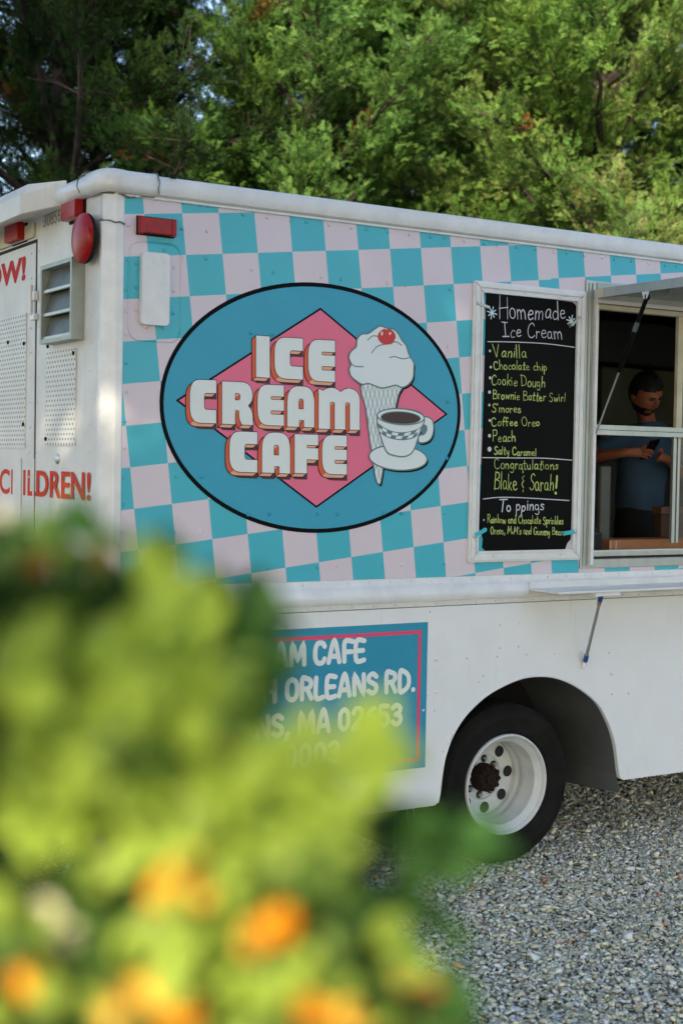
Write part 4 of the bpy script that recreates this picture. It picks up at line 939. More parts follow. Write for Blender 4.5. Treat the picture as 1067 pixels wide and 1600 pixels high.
# round tail lamp on a standoff
X_ = -.055; c_ = rear(128, 372, X_)
rad = (rear(128, 332, X_).z - rear(128, 411, X_).z) / 2
mb = MB(); mb.lathe([(rad * .96, .014), (rad, .008), (rad * .985, .0), (rad * .9, -.010), (rad * .6, -.020), (rad * .25, -.025), (.0, -.026)], (X_, c_.y, c_.z), 'x', 40)
tl = mb.build('tail_lamp', redlens, truck, smooth=True); tl['label'] = 'large round red tail lamp'
mb = MB(); mb.lathe([(rad * .97, .010), (rad * 1.0, .020), (rad * .93, .030), (rad * .5, .034), (.02, .034), (.02, .058)], (X_, c_.y, c_.z), 'x', 40); mb.build('lamp_housing', chassis, tl, smooth=True)
# upper red marker lamps
def rearlamp(px0, px1, d, X=0):
    a = rear(*px0, -d); b = rear(*px1, -d)
    o = B('marker_lamp', redlens, truck, (-d, -.008, b.y, a.y, b.z, a.z), bevel=.006)
    B('lamp_base', chassis, o, (-.008, -.001, b.y - .006, a.y + .006, b.z - .008, a.z + .006)); return o
rearlamp((95, 319), (117, 338), .05)['label'] = 'bright red marker lamp above the round tail lamp'
rearlamp((7, 353), (27, 373), .05)['label'] = 'dark red marker lamp under the door hood'
# hood over the roll-up door
HX = -.17; yh = rear(33, 335, HX).y; zh0 = rear(33, 335, HX).z
mb = MB(); xs_ = [(-.005, zh0 + .045), (HX, zh0), (HX - .005, zh0 + .085), (HX + .03, zh0 + .135), (-.005, zh0 + .15)]
nn = len(xs_); yh2 = yh - .12
v1 = [(x * (1.0), yh if x < -.05 else yh2, z) for x, z in xs_]; v2 = [(x, YB - .05, z) for x, z in xs_]
mb.add(v1 + v2, [tuple(range(nn)), tuple(range(2 * nn - 1, nn - 1, -1))] + [(k, (k + 1) % nn, nn + (k + 1) % nn, nn + k) for k in range(nn)])
mb.build('door_hood', oldwhite, truck, bevel=.004)
B('door_header', cream, truck, (-.014, -.002, yd + .02, YB - .12, 2.985, 3.05), bevel=.002)
# stencilled and painted writing on the rear wall (set with the built-in face)
def typeset(text, name, m, ya, yb, z0, z1, X, off=0.02, shear=0.0, parent=truck, anchor=None):
    cu_ = bpy.data.curves.new('t', 'FONT'); cu_.body = text; cu_.offset = off; cu_.resolution_u = 4; cu_.space_character = 1.02
    to = bpy.data.objects.new('t', cu_); C.objects.link(to); dg = bpy.context.evaluated_depsgraph_get(); me = bpy.data.meshes.new_from_object(to.evaluated_get(dg)); bpy.data.objects.remove(to)
    co = np.array([v.co[:] for v in me.vertices]); x0, x1 = co[:, 0].min(), co[:, 0].max(); y0, y1 = co[:, 1].min(), co[:, 1].max()
    if anchor:                                    # measured width belongs to the last letters only
        cu2 = bpy.data.curves.new('t', 'FONT'); cu2.body = anchor; cu2.offset = off; cu2.space_character = 1.02
        t2 = bpy.data.objects.new('t', cu2); C.objects.link(t2); dg = bpy.context.evaluated_depsgraph_get(); m2 = bpy.data.meshes.new_from_object(t2.evaluated_get(dg)); bpy.data.objects.remove(t2)
        c2 = np.array([v.co[:] for v in m2.vertices]); wA = c2[:, 0].max() - c2[:, 0].min(); ya = yb + (ya - yb) * (x1 - x0) / wA
    for v in me.vertices:
        u, w = (v.co.x - x0) / (x1 - x0), (v.co.y - y0) / (y1 - y0)
        v.co = (X, ya + (yb - ya) * u - shear * w * (z1 - z0), z0 + (z1 - z0) * w)
    me.materials.clear(); me.materials.append(m); o = link(name, me, parent); return o
typeset('CHILDREN!', 'painted_lettering', redtext2, rear(1.6, 750).y, rear(143, 760).y, rear(141.7, 783).z, rear(141.7, 737.5).z, -.0052, .022)
typeset('SLOW!', 'painted_lettering', redtext, rear(3, 445).y, rear(42, 440).y, rear(35, 440).z, rear(35, 402).z, -.0055, .045, .06, anchor='W!')
B('door_edge_cover', oldwhite, truck, (-.010, -.0058, rear(36, 760).y, rear(23.5, 760).y, 1.5, 1.965), bevel=.001)
typeset('30856', 'stencil_number', mat('faded_black', (.10, .10, .10), .7, var=.6, col2=(.35, .35, .34), vscale=60), rear(69, 345).y, rear(96, 335).y, rear(80, 352).z, rear(80, 331).z, -.0012, .004)
mb = MB(); mb.box(.262, .287, -.033, -.030, 3.142, 3.160); mb.build('dark_patch', chassis, truck)

# ------------------------------------------------------------------ interior and the things in it
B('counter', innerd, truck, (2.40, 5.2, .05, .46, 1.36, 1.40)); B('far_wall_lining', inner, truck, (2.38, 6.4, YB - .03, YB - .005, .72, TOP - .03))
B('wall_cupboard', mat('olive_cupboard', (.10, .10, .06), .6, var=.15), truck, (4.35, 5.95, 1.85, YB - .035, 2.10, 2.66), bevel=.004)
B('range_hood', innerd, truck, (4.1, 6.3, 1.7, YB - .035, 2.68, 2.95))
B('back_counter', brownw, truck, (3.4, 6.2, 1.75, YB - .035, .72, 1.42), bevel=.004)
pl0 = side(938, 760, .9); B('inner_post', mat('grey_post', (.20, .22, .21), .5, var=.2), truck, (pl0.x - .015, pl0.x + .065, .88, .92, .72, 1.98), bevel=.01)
a = side(943, 843, .3); b = side(1052, 860, .3)
bx = B('cardboard_box', card, None, (a.x, b.x + .05, .25, .42, 1.401, a.z), bevel=.002)
tag(bx, 'brown taped cardboard box lying on the counter inside the serving window', 'box')
for px_ in (953, 962): q = side(px_, 850, .248); B('tape_strip', tapec, bx, (q.x - .006, q.x + .006, .2475, .2495, 1.402, a.z - .003))
q = side(1028, 852, .248); B('packing_tape', tapec, bx, (q.x - .05, q.x + .09, .2472, .2495, 1.402, 1.402 + (a.z - 1.402) * .7))
a = side(1031, 792, .75); b = side(1056, 862, .75)
bx2 = B('storage_box', brownw, None, (a.x, a.x + .30, .74, .80, 1.30, a.z - .045), bevel=.003); tag(bx2, 'dark brown storage box behind the cardboard box at the right of the window', 'storage box')
B('lid', mat('box_lid', (.20, .09, .05), .6), bx2, (a.x - .01, a.x + .31, .73, .81, a.z - .043, a.z), bevel=.003)
B('stand', innerd, bx2, (a.x + .02, a.x + .28, .75, .79, .72, 1.299))
a = side(921, 832, .3); b = side(936, 862, .3); bk = B('speaker_box', innerd, None, (a.x - .1, b.x, .28, .42, 1.401, a.z), bevel=.003); tag(bk, 'small black box on the counter at the left end of the serving window', 'box')
B('front_grille', dark, bk, (a.x - .09, b.x - .01, .2765, .2795, 1.41, a.z - .01))
a = side(923, 775, .7); cn_ = MB().tube([(a.x, .7, 1.2), (a.x, .7, 1.62), (a.x + .0, .7, 1.64), (a.x, .7, 1.70)], [.05, .05, .022, .022], 14).build('black_bottle', innerd, None, smooth=True); tag(cn_, 'tall black bottle standing inside left of the man', 'bottle')
mbx = MB(); mbx.tube([(a.x, .7, 1.70), (a.x, .7, 1.73)], .026, 12); mbx.build('cap', dark, cn_, smooth=True)
B('bottle_shelf', innerd, truck, (a.x - .2, a.x + .12, .6, .8, 1.16, 1.199))
rng = np.random.default_rng(55); random.seed(55)
# ------------------------------------------------------------------ person in the truck
skin = mat('skin', (.50, .17, .095), .55, var=.2, vscale=20); hairm = mat('dark_hair', (.010, .007, .006), .7, var=.4, vscale=80)
shirt = mat('blue_shirt', (.055, .11, .19), .8, var=.25, vscale=8); pants = mat('black_trousers', (.01, .01, .012), .8)
phonem = mat('phone_black', (.008, .008, .01), .2)
def skin_body(name, m, chains, parent, sub=2):
    verts, edges, rad = [], [], []; idx = {}
    def vid(p, r):
        k = tuple(round(c, 4) for c in p)
        if k not in idx: idx[k] = len(verts); verts.append(k); rad.append(r)
        return idx[k]
    for ch in chains:
        ids = [vid(p, r) for p, r in ch]
        edges += [(a, b) for a, b in zip(ids, ids[1:]) if a != b]
    me = bpy.data.meshes.new(name); me.from_pydata(verts, edges, []); ob = bpy.data.objects.new(name, me); C.objects.link(ob)
    sk_ = ob.modifiers.new('s', 'SKIN'); sk_.use_smooth_shade = True
    for i, r in enumerate(rad):
        sv = me.skin_vertices[0].data[i]; sv.radius = r if isinstance(r, tuple) else (r, r); sv.use_root = (i == 0)
    ss = ob.modifiers.new('u', 'SUBSURF'); ss.levels = sub; ss.render_levels = sub
    dg = bpy.context.evaluated_depsgraph_get(); m2 = bpy.data.meshes.new_from_object(ob.evaluated_get(dg)); bpy.data.objects.remove(ob)
    m2.name = name; m2.materials.clear(); m2.materials.append(m)
    for p in m2.polygons: p.use_smooth = True
    return link(name, m2, parent)
def V3(px, py, Y): return side(px, py, Y)
fy = 1.28; hipc = V3(998, 800, fy)
per = tag(empty('person', (hipc.x, fy, .72)), 'bearded man in a blue T-shirt looking down at a phone inside the truck', 'person')
Pz = lambda dx, dy, z: (hipc.x + dx, fy + dy, z)
neckz = 2.29; chin = V3(1001, 655, fy - .13)
neck = Pz(.045, -.01, 2.27); chest = Pz(.04, .0, 2.10); belly = Pz(.01, .0, 1.86); pel = Pz(0, .01, 1.66)
shL = Pz(-.15, -.01, 2.205); shR = Pz(.245, -.01, 2.205)
elL = V3(912, 716, fy - .03); wrL = V3(975, 707, fy - .34); elR = V3(1066, 742, fy - .06); wrR = V3(1043, 718, fy - .30)
handL = V3(998, 706, fy - .36); handR = V3(1028, 712, fy - .35)
hc = V3(1009, 614, fy - .10); headb = (neck[0] * .35 + hc.x * .65, neck[1] - .04, 2.345)
body = skin_body('body', skin, [
    [(pel, .10), (belly, .105), (chest, .11), (neck, .058), (headb, .057), (tuple(hc), .045)],
    [(chest, .11), (shL, .06), (tuple(elL), .045), (tuple(wrL), .030), (tuple(handL), .026)],
    [(chest, .11), (shR, .06), (tuple(elR), .045), (tuple(wrR), .030), (tuple(handR), .026)],
    [(pel, .10), (Pz(-.10, .01, 1.58), .075), (Pz(-.11, 0, 1.2), .055), (Pz(-.11, .03, .80), .045), (Pz(-.12, -.12, .755), .035)],
    [(pel, .10), (Pz(.10, .01, 1.58), .075), (Pz(.11, 0, 1.2), .055), (Pz(.11, .03, .80), .045), (Pz(.12, -.12, .755), .035)]], per)
def loft(mb, rings, n=24):
    vs = []
    for c, rx, ry in rings:
        for k in range(n):
            q = 2 * math.pi * k / n; f = 1 + .015 * math.sin(3 * q + c[2] * 40) + .012 * math.sin(5 * q - c[2] * 55); vs.append((c[0] + rx * math.cos(q) * f, c[1] + ry * math.sin(q) * f, c[2]))
    m = len(rings); mb.add(vs, [(i * n + k, i * n + (k + 1) % n, (i + 1) * n + (k + 1) % n, (i + 1) * n + k) for i in range(m - 1) for k in range(n)])
sh_m = MB()
loft(sh_m, [(Pz(.01, 0, 1.700), .158, .128), (Pz(.0, 0, 1.73), .168, .136), (Pz(.0, 0, 1.80), .170, .140), (Pz(.01, 0, 1.88), .172, .140), (Pz(.02, 0, 1.96), .178, .142), (Pz(.035, 0, 2.04), .190, .140), (Pz(.045, 0, 2.12), .202, .132), (Pz(.05, 0, 2.18), .205, .118), (Pz(.055, -.01, 2.225), .175, .098), (Pz(.06, -.012, 2.255), .110, .080), (Pz(.06, -.02, 2.272), .068, .066)])
for a_, b_ in ((Pz(-.10, -.01, 2.175), elL), (Pz(.20, -.01, 2.175), elR)):
    a_ = Vector(a_); pts_ = [a_, a_.lerp(b_, .25) + Vector((0, 0, .01)), a_.lerp(b_, .5), a_.lerp(b_, .78)]; sh_m.tube(smooth_line(pts_), [.080 - .012 * i / 15 for i in range(16)], 14, cap=False)
sh_m.build('t_shirt', shirt, per, smooth=True, auto=80)
tr_m = MB()
loft(tr_m, [(Pz(0, 0, 1.79), .150, .118), (Pz(0, 0, 1.70), .162, .128), (Pz(0, .005, 1.60), .172, .135), (Pz(0, .005, 1.52), .170, .130), (Pz(0, .005, 1.46), .14, .10)])
for sx in (-1, 1): loft(tr_m, [(Pz(sx * .085, 0, 1.55), .092, .105), (Pz(sx * .10, 0, 1.3), .082, .09), (Pz(sx * .11, 0, 1.1), .068, .075), (Pz(sx * .11, .02, .80), .058, .065)], 16)
tr_m.build('trousers', pants, per, smooth=True, auto=80)
# head: shaped ellipsoid with brow, nose, cheeks and jaw; turned down to the phone and to the viewer's left
def make_head():
    bm = bmesh.new(); bmesh.ops.create_icosphere(bm, subdivisions=5, radius=1)
    for v in bm.verts:
        x, y, z = v.co
        X, Y, Z = x * .076, y * .098, z * .118
        f = max(0, -y)
        if z < 0: X *= 1 - .30 * (-z) ** 1.6 * (.4 + .6 * f); Y = Y * (1 - .12 * -z) - .008 * (-z) * f
        g = lambda cx, cz, sx, sz: math.exp(-((x - cx) / sx) ** 2 - ((z - cz) / sz) ** 2) * (1 if y < 0 else 0)
        Y -= .024 * g(0, -.22, .14, .20) + .010 * g(0, .08, .12, .2)          # nose
        Y += .013 * (g(-.36, .02, .20, .12) + g(.36, .02, .20, .12))           # eye sockets
        Y -= .007 * (g(-.38, .20, .3, .08) + g(.38, .20, .3, .08))             # brow
        Y -= .006 * g(0, -.52, .26, .07) + .005 * g(0, -.62, .22, .05); Y += .004 * g(0, -.575, .3, .022)   # lips
        Y -= .010 * g(0, -.85, .3, .15)                                        # chin
        v.co = (X, Y, Z)
    return bm
def place_head(bm, M, name, m, parent):
    me = bpy.data.meshes.new(name); bm.transform(M); bm.to_mesh(me); bm.free(); me.materials.append(m)
    for p in me.polygons: p.use_smooth = True
    return link(name, me, parent)
# face direction: towards the phone
HM = Matrix.Translation(hc) @ Matrix.Rotation(R(-8), 4, 'Z') @ Matrix.Rotation(R(-8), 4, 'Y') @ Matrix.Rotation(R(30), 4, 'X') @ Matrix.Scale(1.14, 4)
hd = place_head(make_head(), HM, 'head', skin, body)
bm = make_head()
bm2 = bmesh.new()
def cap_mesh(cond, grow, fuzz):
    bm = make_head()
    kill = []
    for v in bm.verts:
        n = v.co.normalized()
        if not cond(n.x, n.y, v.co.z / .118): kill.append(v)
        v.co += n * (grow + random.uniform(-fuzz, fuzz))
    bmesh.ops.delete(bm, geom=kill, context='VERTS'); return bm
place_head(cap_mesh(lambda x, y, z: z > .42 + .12 * x or (y > .15 and z > -.45) or (abs(x) > .62 and z > -.05 and y > -.35), .013, .0035), HM, 'hair', hairm, per)
place_head(cap_mesh(lambda x, y, z: y < .25 and z < -.38 and not (abs(x) < .32 and -.66 < z < -.50 and y < 0) and (z < -.5 or abs(x) > .3) or (y < 0 and abs(x) < .34 and -.50 < z < -.40), .009, .003), HM, 'beard', hairm, per)
for sx in (-1, 1):
    for nm, p, rr, mm in (('eyebrow', (sx * .030, -.104, .024), (.017, .004, .004), hairm), ('eye', (sx * .029, -.089, .004), (.011, .006, .005), phonem), ('ear', (sx * .079, .008, -.006), (.009, .017, .030), skin)):
        bm = bmesh.new(); bmesh.ops.create_icosphere(bm, subdivisions=2, radius=1); bmesh.ops.scale(bm, vec=rr, verts=bm.verts); bmesh.ops.translate(bm, vec=p, verts=bm.verts); place_head(bm, HM, nm, mm, hd)
# phone and hands closing on it
phc = V3(1015, 702, fy - .395)
ph = MB(); u_ = Vector((.985, .05, .12)).normalized(); n_ = Vector((.02, -.62, -.55)).normalized(); w_ = n_.cross(u_).normalized()
def pbox(c, hu, hw, hn):
    vs = [c + u_ * a * hu + w_ * b * hw + n_ * d * hn for a in (-1, 1) for b in (-1, 1) for d in (-1, 1)]
    return vs, [(0, 1, 3, 2), (4, 6, 7, 5), (0, 4, 5, 1), (2, 3, 7, 6), (0, 2, 6, 4), (1, 5, 7, 3)]
ph.add(*pbox(phc, .042, .075, .005)); pho = ph.build('smartphone', phonem, None, bevel=.003); tag(pho, 'black smartphone held in both hands of the man', 'phone')
def fingers(base, sgn, wrist):
    base = Vector(base); d0 = (base - Vector(wrist)).normalized()
    for k in range(4):
        off = w_ * (.030 - .020 * k); l = (.036, .040, .038, .030)[k]
        p0 = base + off * .9; p1 = p0 + d0 * l * .8 + n_ * .018; p2 = p1 + d0 * l * .55 + n_ * .004; p3 = p2 + (d0 * .3 - n_ * .9).normalized() * -.016 + d0 * .01
        skin_body('finger', skin, [[(tuple(p0), .0095), (tuple(p1), .009), (tuple(p2), .008), (tuple(p3), .007)]], body, 1)
    t0 = base + w_ * .03 - d0 * .01; skin_body('thumb', skin, [[(tuple(t0), .011), (tuple(t0 + w_ * .012 - n_ * .006 + d0 * .026), .010), (tuple(t0 + w_ * .004 - n_ * .004 + d0 * .052), .0085)]], body, 1)
    skin_body('palm', skin, [[(tuple(Vector(wrist)), .026), (tuple(base - d0 * .02), (.020, .036)), (tuple(base + d0 * .014), (.015, .034))]], body, 1)
fingers(handL + Vector((0, -.01, .0)), 1, wrL); fingers(handR + Vector((0, -.01, 0)), -1, wrR)

# ------------------------------------------------------------------ trees
bark = mat('cedar_bark', (.060, .042, .032), .9, col2=(.02, .015, .012), vscale=14, bump=.8, bscale=40, streak=(1, 1, .15))
leafm = attr_mat('cedar_foliage', .6, .2)
broadm = attr_mat('broad_leaf', .5, .35)
def spray_templates():
    T = []
    for k in range(5):
        V, F = [], []
        def dia(p, d, l, w, zz):
            p = np.array(p); d = np.array(d) / np.linalg.norm(d); n = np.array([-d[1], d[0], rng.uniform(-.5, .5)]); b = len(V)
            V.extend([p, p + d * l * .5 + n * w / 2, p + d * l + np.array([0, 0, zz]), p + d * l * .5 - n * w / 2]); F.extend([(b, b + 1, b + 2), (b, b + 2, b + 3)])
        L = 1.0
        for i in range(7):
            t = .05 + .135 * i; side_l = (.44 - .045 * i) * rng.uniform(.8, 1.2)
            for s in (-1, 1):
                a = s * rng.uniform(.5, .9); p = [t, 0, rng.uniform(-.06, .06)]; d = [math.cos(a), math.sin(a), rng.uniform(-.35, .35)]
                dia(p, d, side_l, .062, rng.uniform(-.1, .1))
                q = np.array(p) + np.array(d) * side_l * .45; a2 = a + s * rng.uniform(.4, .8)
                dia(q, [math.cos(a2), math.sin(a2), rng.uniform(-.4, .4)], side_l * .55, .055, 0)
        dia([.0, 0, 0], [1, 0, rng.uniform(-.1, .1)], 1.05, .06, 0)
        T.append((np.array(V), np.array(F)))
    return T
SPR = spray_templates()
def instance_sprays(P, D, size, col, T=SPR, up=None):
    """P positions, D directions, size, colours -> arrays"""
    N = len(P); D = D / np.linalg.norm(D, axis=1, keepdims=True)
    r_ = rng.normal(size=(N, 3)) * .55 + (np.array([0, 0, 1.0]) if up is None else up); Sd = np.cross(r_, D); Sd /= np.linalg.norm(Sd, axis=1, keepdims=True); U = np.cross(D, Sd)
    which = rng.integers(0, len(T), N); Vs, Fs, Cs = [], [], []; off = 0
    for t, (tv, tf) in enumerate(T):
        I = np.where(which == t)[0]; n = len(I)
        if not n: continue
        q = (tv[None, :, 0, None] * D[I][:, None] + tv[None, :, 1, None] * Sd[I][:, None] + tv[None, :, 2, None] * U[I][:, None]) * size[I][:, None, None] + P[I][:, None]
        Vs.append(q.reshape(-1, 3)); m = len(tv); Fs.append((tf[None] + (np.arange(n) * m)[:, None, None] + off).reshape(-1, 3)); off += n * m
        cc = np.repeat(col[I], m, 0).reshape(n, m, 3) * rng.uniform(.8, 1.2, (n, m, 1)); Cs.append(cc.reshape(-1, 3))
    return np.concatenate(Vs), np.concatenate(Fs), np.concatenate(Cs)
def make_cedar(seed, H=9.5, z0=1.2, Rm=2.7, boughs=95, dens=1.0, tone=0.0, bare=0.0):
    rnd = random.Random(seed)
    tr = MB(); tr.tube([(0, 0, -.1), (.03, .02, H * .3), (-.04, .03, H * .6), (0, 0, H * .97)], [.19, .14, .09, .015], 10)
    lb = MB(); P, D, Sz, Cc = [], [], [], []
    for b in range(boughs):
        t = (b + rnd.random()) / boughs; z = z0 + (H - z0) * t ** 1.05; az = b * 2.39996 + rnd.uniform(-.3, .3)
        L = Rm * (1 - t) ** .55 * rnd.uniform(.65, 1.1) + .25
        el = R(rnd.uniform(2, 22) + 40 * t); dirv = Vector((math.cos(az) * math.cos(el), math.sin(az) * math.cos(el), math.sin(el)))
        base = Vector((0, 0, z)); pts = []; p = base.copy(); d = dirv.copy(); n = 7
        for i in range(n + 1):
            pts.append(p.copy()); d = (d + Vector((rnd.gauss(0, .10), rnd.gauss(0, .10), rnd.gauss(.02, .08)))).normalized(); p = p + d * (L / n)
        lb.tube(pts, [.035 * (1 - .85 * i / n) * (.5 + L / 3) for i in range(n + 1)], 5)
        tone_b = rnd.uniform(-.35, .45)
        for s in range(int(14 + 8 * L)):
            k = rnd.uniform(.05, 1) ** .7 * n; i = min(int(k), n - 1); q = pts[i].lerp(pts[i + 1], k - i); tang = (pts[i + 1] - pts[i]).normalized()
            sd = (tang * rnd.uniform(.3, 1) + Vector((rnd.gauss(0, .6), rnd.gauss(0, .6), rnd.gauss(.1, .4)))).normalized()
            sl = rnd.uniform(.25, .62) * (1.15 - .4 * k / n)
            e = q + sd * sl; lb.tube([q, q.lerp(e, .5) + Vector((rnd.uniform(-.03, .03), rnd.uniform(-.03, .03), rnd.uniform(-.02, .04))), e], [.008, .006, .003], 3, cap=False)
            if rnd.random() < bare * (1.5 - k / n) * (1.6 if z < 4.2 else .7): continue
            m = int(40 * dens * (sl / .4))
            tt = rng.uniform(.1, 1.05, m); pos = np.array(q)[None] + np.outer(tt, np.array(sd * sl)) + rng.normal(0, .05, (m, 3))
            dd = np.array(sd)[None] * 1.1 + rng.normal(0, .45, (m, 3)) + np.array([0, 0, .2])
            P.append(pos); D.append(dd); Sz.append(rng.uniform(.065, .12, m))
            g = (np.array([.052, .114, .029]) * (.45 if tone < 0 else 1) * (1 + .5 * tone) * (1 + tone_b) + np.array([.040, .064, .003]) * max(0, rnd.gauss(tone, .5)))  # sun and shade put into leaf colour: paler lit trees, darker shaded one
            if rnd.random() < .006: g = np.array([.22, .10, .03])
            Cc.append(np.repeat(g[None], m, 0) * rng.uniform(.75, 1.3, (m, 1)))
    V, F, T = instance_sprays(np.concatenate(P), np.concatenate(D), np.concatenate(Sz), np.clip(np.concatenate(Cc), .01, .3))
    t = empty('cedar_tree'); tr.build('trunk', bark, t, smooth=True); lb.build('limbs', bark, t, kind='stuff'); c = tri_mesh('crown', V, F, T, leafm, t); print('crown tris', len(F)); return t
def copy_tree(o, parent=None):
    c = o.copy(); C.objects.link(c); c.parent = parent
    for ch in list(o.children): copy_tree(ch, c)
    return c
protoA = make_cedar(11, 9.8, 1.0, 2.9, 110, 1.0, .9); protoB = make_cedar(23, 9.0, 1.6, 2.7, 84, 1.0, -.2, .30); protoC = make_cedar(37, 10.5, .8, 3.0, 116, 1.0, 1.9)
spots = [(protoB, 2.4, 6.9, 10, 1.0, 'dark cedar with bare twigs showing behind the rear corner of the truck'),
         (protoA, 4.8, 6.7, 200, 1.0, 'cedar with drooping green boughs behind the middle of the truck roof'),
         (protoC, 7.5, 5.5, 60, 1.0, 'sunlit yellow green cedar behind the serving window end of the roof'),
         ('A', 10.4, 6.0, 130, 1.05, 'dense green cedar at the right edge behind the truck'),
         ('B', .6, 8.8, 250, 1.0, 'sparse dark cedar at the left edge behind the truck'),
         ('B', 4.2, 10.6, 310, 1.05, 'shaded cedar in the second row behind the left part of the truck roof'),
         ('A', 6.9, 9.6, 20, 1.0, 'shaded cedar in the second row behind the middle of the roof'),
         ('C', 9.2, 7.7, 170, 1.0, 'green cedar filling the gap between the two rightmost front trees'),
         ('C', 9.9, 10.4, 100, 1.1, 'cedar in the second row behind the sunlit one')]
pm_ = {'A': protoA, 'B': protoB, 'C': protoC}
for k, (p_, x, y, rz, sc, lab) in enumerate(spots):
    o = p_ if not isinstance(p_, str) else copy_tree(pm_[p_])
    o.location = (x, y, GZ); o.rotation_euler.z = R(rz); o.scale = (sc,) * 3
    tag(o, lab, 'tree', 'cedar trees behind the truck')

# tall broadleaf trees behind the camera: they throw the dappled shade over the truck
def leaf_cloud(P, size, cols, droop=.3):
    N = len(P); D = rng.normal(size=(N, 3)); D[:, 2] -= droop
    T = [(np.array([(0, 0, 0), (.5, .28, .05), (1, 0, -.08), (.5, -.28, .05)], float), np.array([(0, 1, 2), (0, 2, 3)]))]
    return instance_sprays(P, D, size, cols, T)
PATCH = [  # world points that stay in the sun, with the radius of the gap
 *[(rear(*p), r) for p, r in (((68, 640), .10), ((92, 672), .12), ((140, 560), .09), ((136, 655), .11), ((20, 655), .12), ((120, 500), .06), ((30, 380), .08), ((105, 760), .10))],
 *[(side(*p), r) for p, r in (((160, 620), .10), ((215, 620), .09), ((232, 690), .10), ((262, 745), .07), ((300, 850), .12), ((255, 620), .05), ((505, 720), .07), ((585, 775), .07), ((640, 885), .05), ((1045, 1090), .11), ((985, 1055), .10), ((925, 1045), .07), ((720, 925), .06), ((935, 905), .08), ((1060, 905), .09), ((908, 600), .06), ((460, 1215), .10), ((620, 1245), .12), ((830, 400), .05))]]
def occluder(name, pos, H, zb, Rc, n, lab, trunk_r=.22):
    t = empty(name, (pos[0], pos[1], GZ)); base = Vector((pos[0], pos[1], GZ)); rnd = random.Random(name + str(pos))
    tr = MB(); tr.tube([base + Vector((0, 0, -.1)), base + Vector((.1, .05, H * .4)), base + Vector((0, .1, H * .9))], [trunk_r, trunk_r * .7, .04], 10)
    tr.build('trunk', bark, t, smooth=True); lb = MB()
    for k in range(16):
        a = k * 2.4; z = zb + (H - zb) * rnd.uniform(.0, .75); p0 = base + Vector((0, 0, z - .6)); p1 = base + Vector((math.cos(a) * Rc * .75, math.sin(a) * Rc * .75, z + rnd.uniform(.3, 1.5)))
        lb.tube([p0, p0.lerp(p1, .5) + Vector((0, 0, .2)), p1], [.07, .045, .015], 6)
    lb.build('limbs', bark, t, kind='stuff')
    nc = 260; cc = rng.normal(size=(nc, 3)); cc /= np.linalg.norm(cc, axis=1, keepdims=True); cc *= (rng.uniform(.25, 1, (nc, 1)) ** .5)
    cc = cc * np.array([Rc, Rc, (H - zb) / 2]) + np.array([base.x, base.y, (H + zb) / 2]); per_ = n // nc
    P = np.repeat(cc, per_, 0) + rng.normal(0, .42, (nc * per_, 3))
    return t, P
def sun_gap(P):
    keep = np.ones(len(P), bool); s = np.array(SUN)
    for c, r in PATCH:
        d = P - np.array(c)[None]; tl_ = d @ s; perp = np.linalg.norm(d - tl_[:, None] * s[None], axis=1); keep &= ~((perp < r * .86) & (tl_ > 0))
    # crown leaves on the sun path to each chosen spot are cut away
    return keep
OCC = [(13.0, -1.0, 12.5, 4.2, 4.2, 64000), (13.5, 5.5, 11.5, 4.0, 3.8, 50000), (12.5, -5.6, 17.5, 3.5, 3.5, 60000), (10.3, 1.5, 8.6, 2.8, 2.8, 26000)]  # last, low tree is added to keep sun off the gravel
BUSHGAP = [(CAM + AF * .7 + AX * (-.09) - AU * .11, .33)]  # opening cut in the unseen crowns to let sun onto the shrub
rng = np.random.default_rng(77)
s_h = SUN_AZ; perp_h = Vector((-s_h.y, s_h.x))
occ = []
for k, (dist, lat, H, zb, Rc, n) in enumerate(OCC):
    c = Vector((1.6, 0)) + s_h * dist + perp_h * lat
    occ.append((occluder('shade_tree', (c.x, c.y), H, zb, Rc, n, ''), k))
for (t, P), k in occ:
    keep = sun_gap(P)
    s = np.array(SUN)
    for c, r in BUSHGAP:
        d = P - np.array(c)[None]; tl_ = d @ s; pp = np.linalg.norm(d - tl_[:, None] * s[None], axis=1); keep &= ~((pp < r) & (tl_ > 0))
    P = P[keep]; cols = np.array([.06, .11, .03])[None] * rng.uniform(.6, 1.4, (len(P), 1))
    V, F, T = leaf_cloud(P, rng.uniform(.13, .22, len(P)), cols); tri_mesh('crown', V, F, T, broadm, t)
    tag(t, ['tall broadleaf tree with a wide crown shading the truck from behind the camera', 'second tall broadleaf tree further to the left behind the camera', 'tall broadleaf tree to the right behind the camera', 'unseen low broadleaf tree added behind the camera to shade the gravel'][k % 4], 'tree', 'broadleaf trees behind the camera')
rng = np.random.default_rng(3); random.seed(3)
# ------------------------------------------------------------------ flowering shrub close to the camera
leaf_b = attr_mat('shrub_leaf', .38, .38)
petal = mat('orange_petal', (.72, .27, .010), .7, spec=.1, var=.15, vscale=30); petal2 = mat('amber_petal', (.74, .40, .05), .7, spec=.1, var=.15, vscale=30)
petald = mat('rust_petal', (.26, .09, .015), .6); seedm = mat('flower_centre', (.30, .12, .01), .8); pale = mat('cream_petal', (.74, .68, .52), .6); stemm = mat('green_stem', (.08, .14, .03), .6)
BD = .68; HX_ = Vector((AF.y, -AF.x, 0)).normalized(); HF_ = Vector((AF.x, AF.y, 0)).normalized()
def bp(px, py, d=0.0):
    q = BD * (1 + d); return CAM + Vector((AF.x, AF.y, AF.z)) * q + HX_ * ((px - 533.5) / FPX * q) + Vector((0, 0, -(py - 800) / FPX * q))
shrub = tag(empty('flowering_shrub', (bp(200, 1200).x, bp(200, 1200).y, GZ)), 'tall leafy green shrub with orange flowers close in front at the lower left', 'shrub')
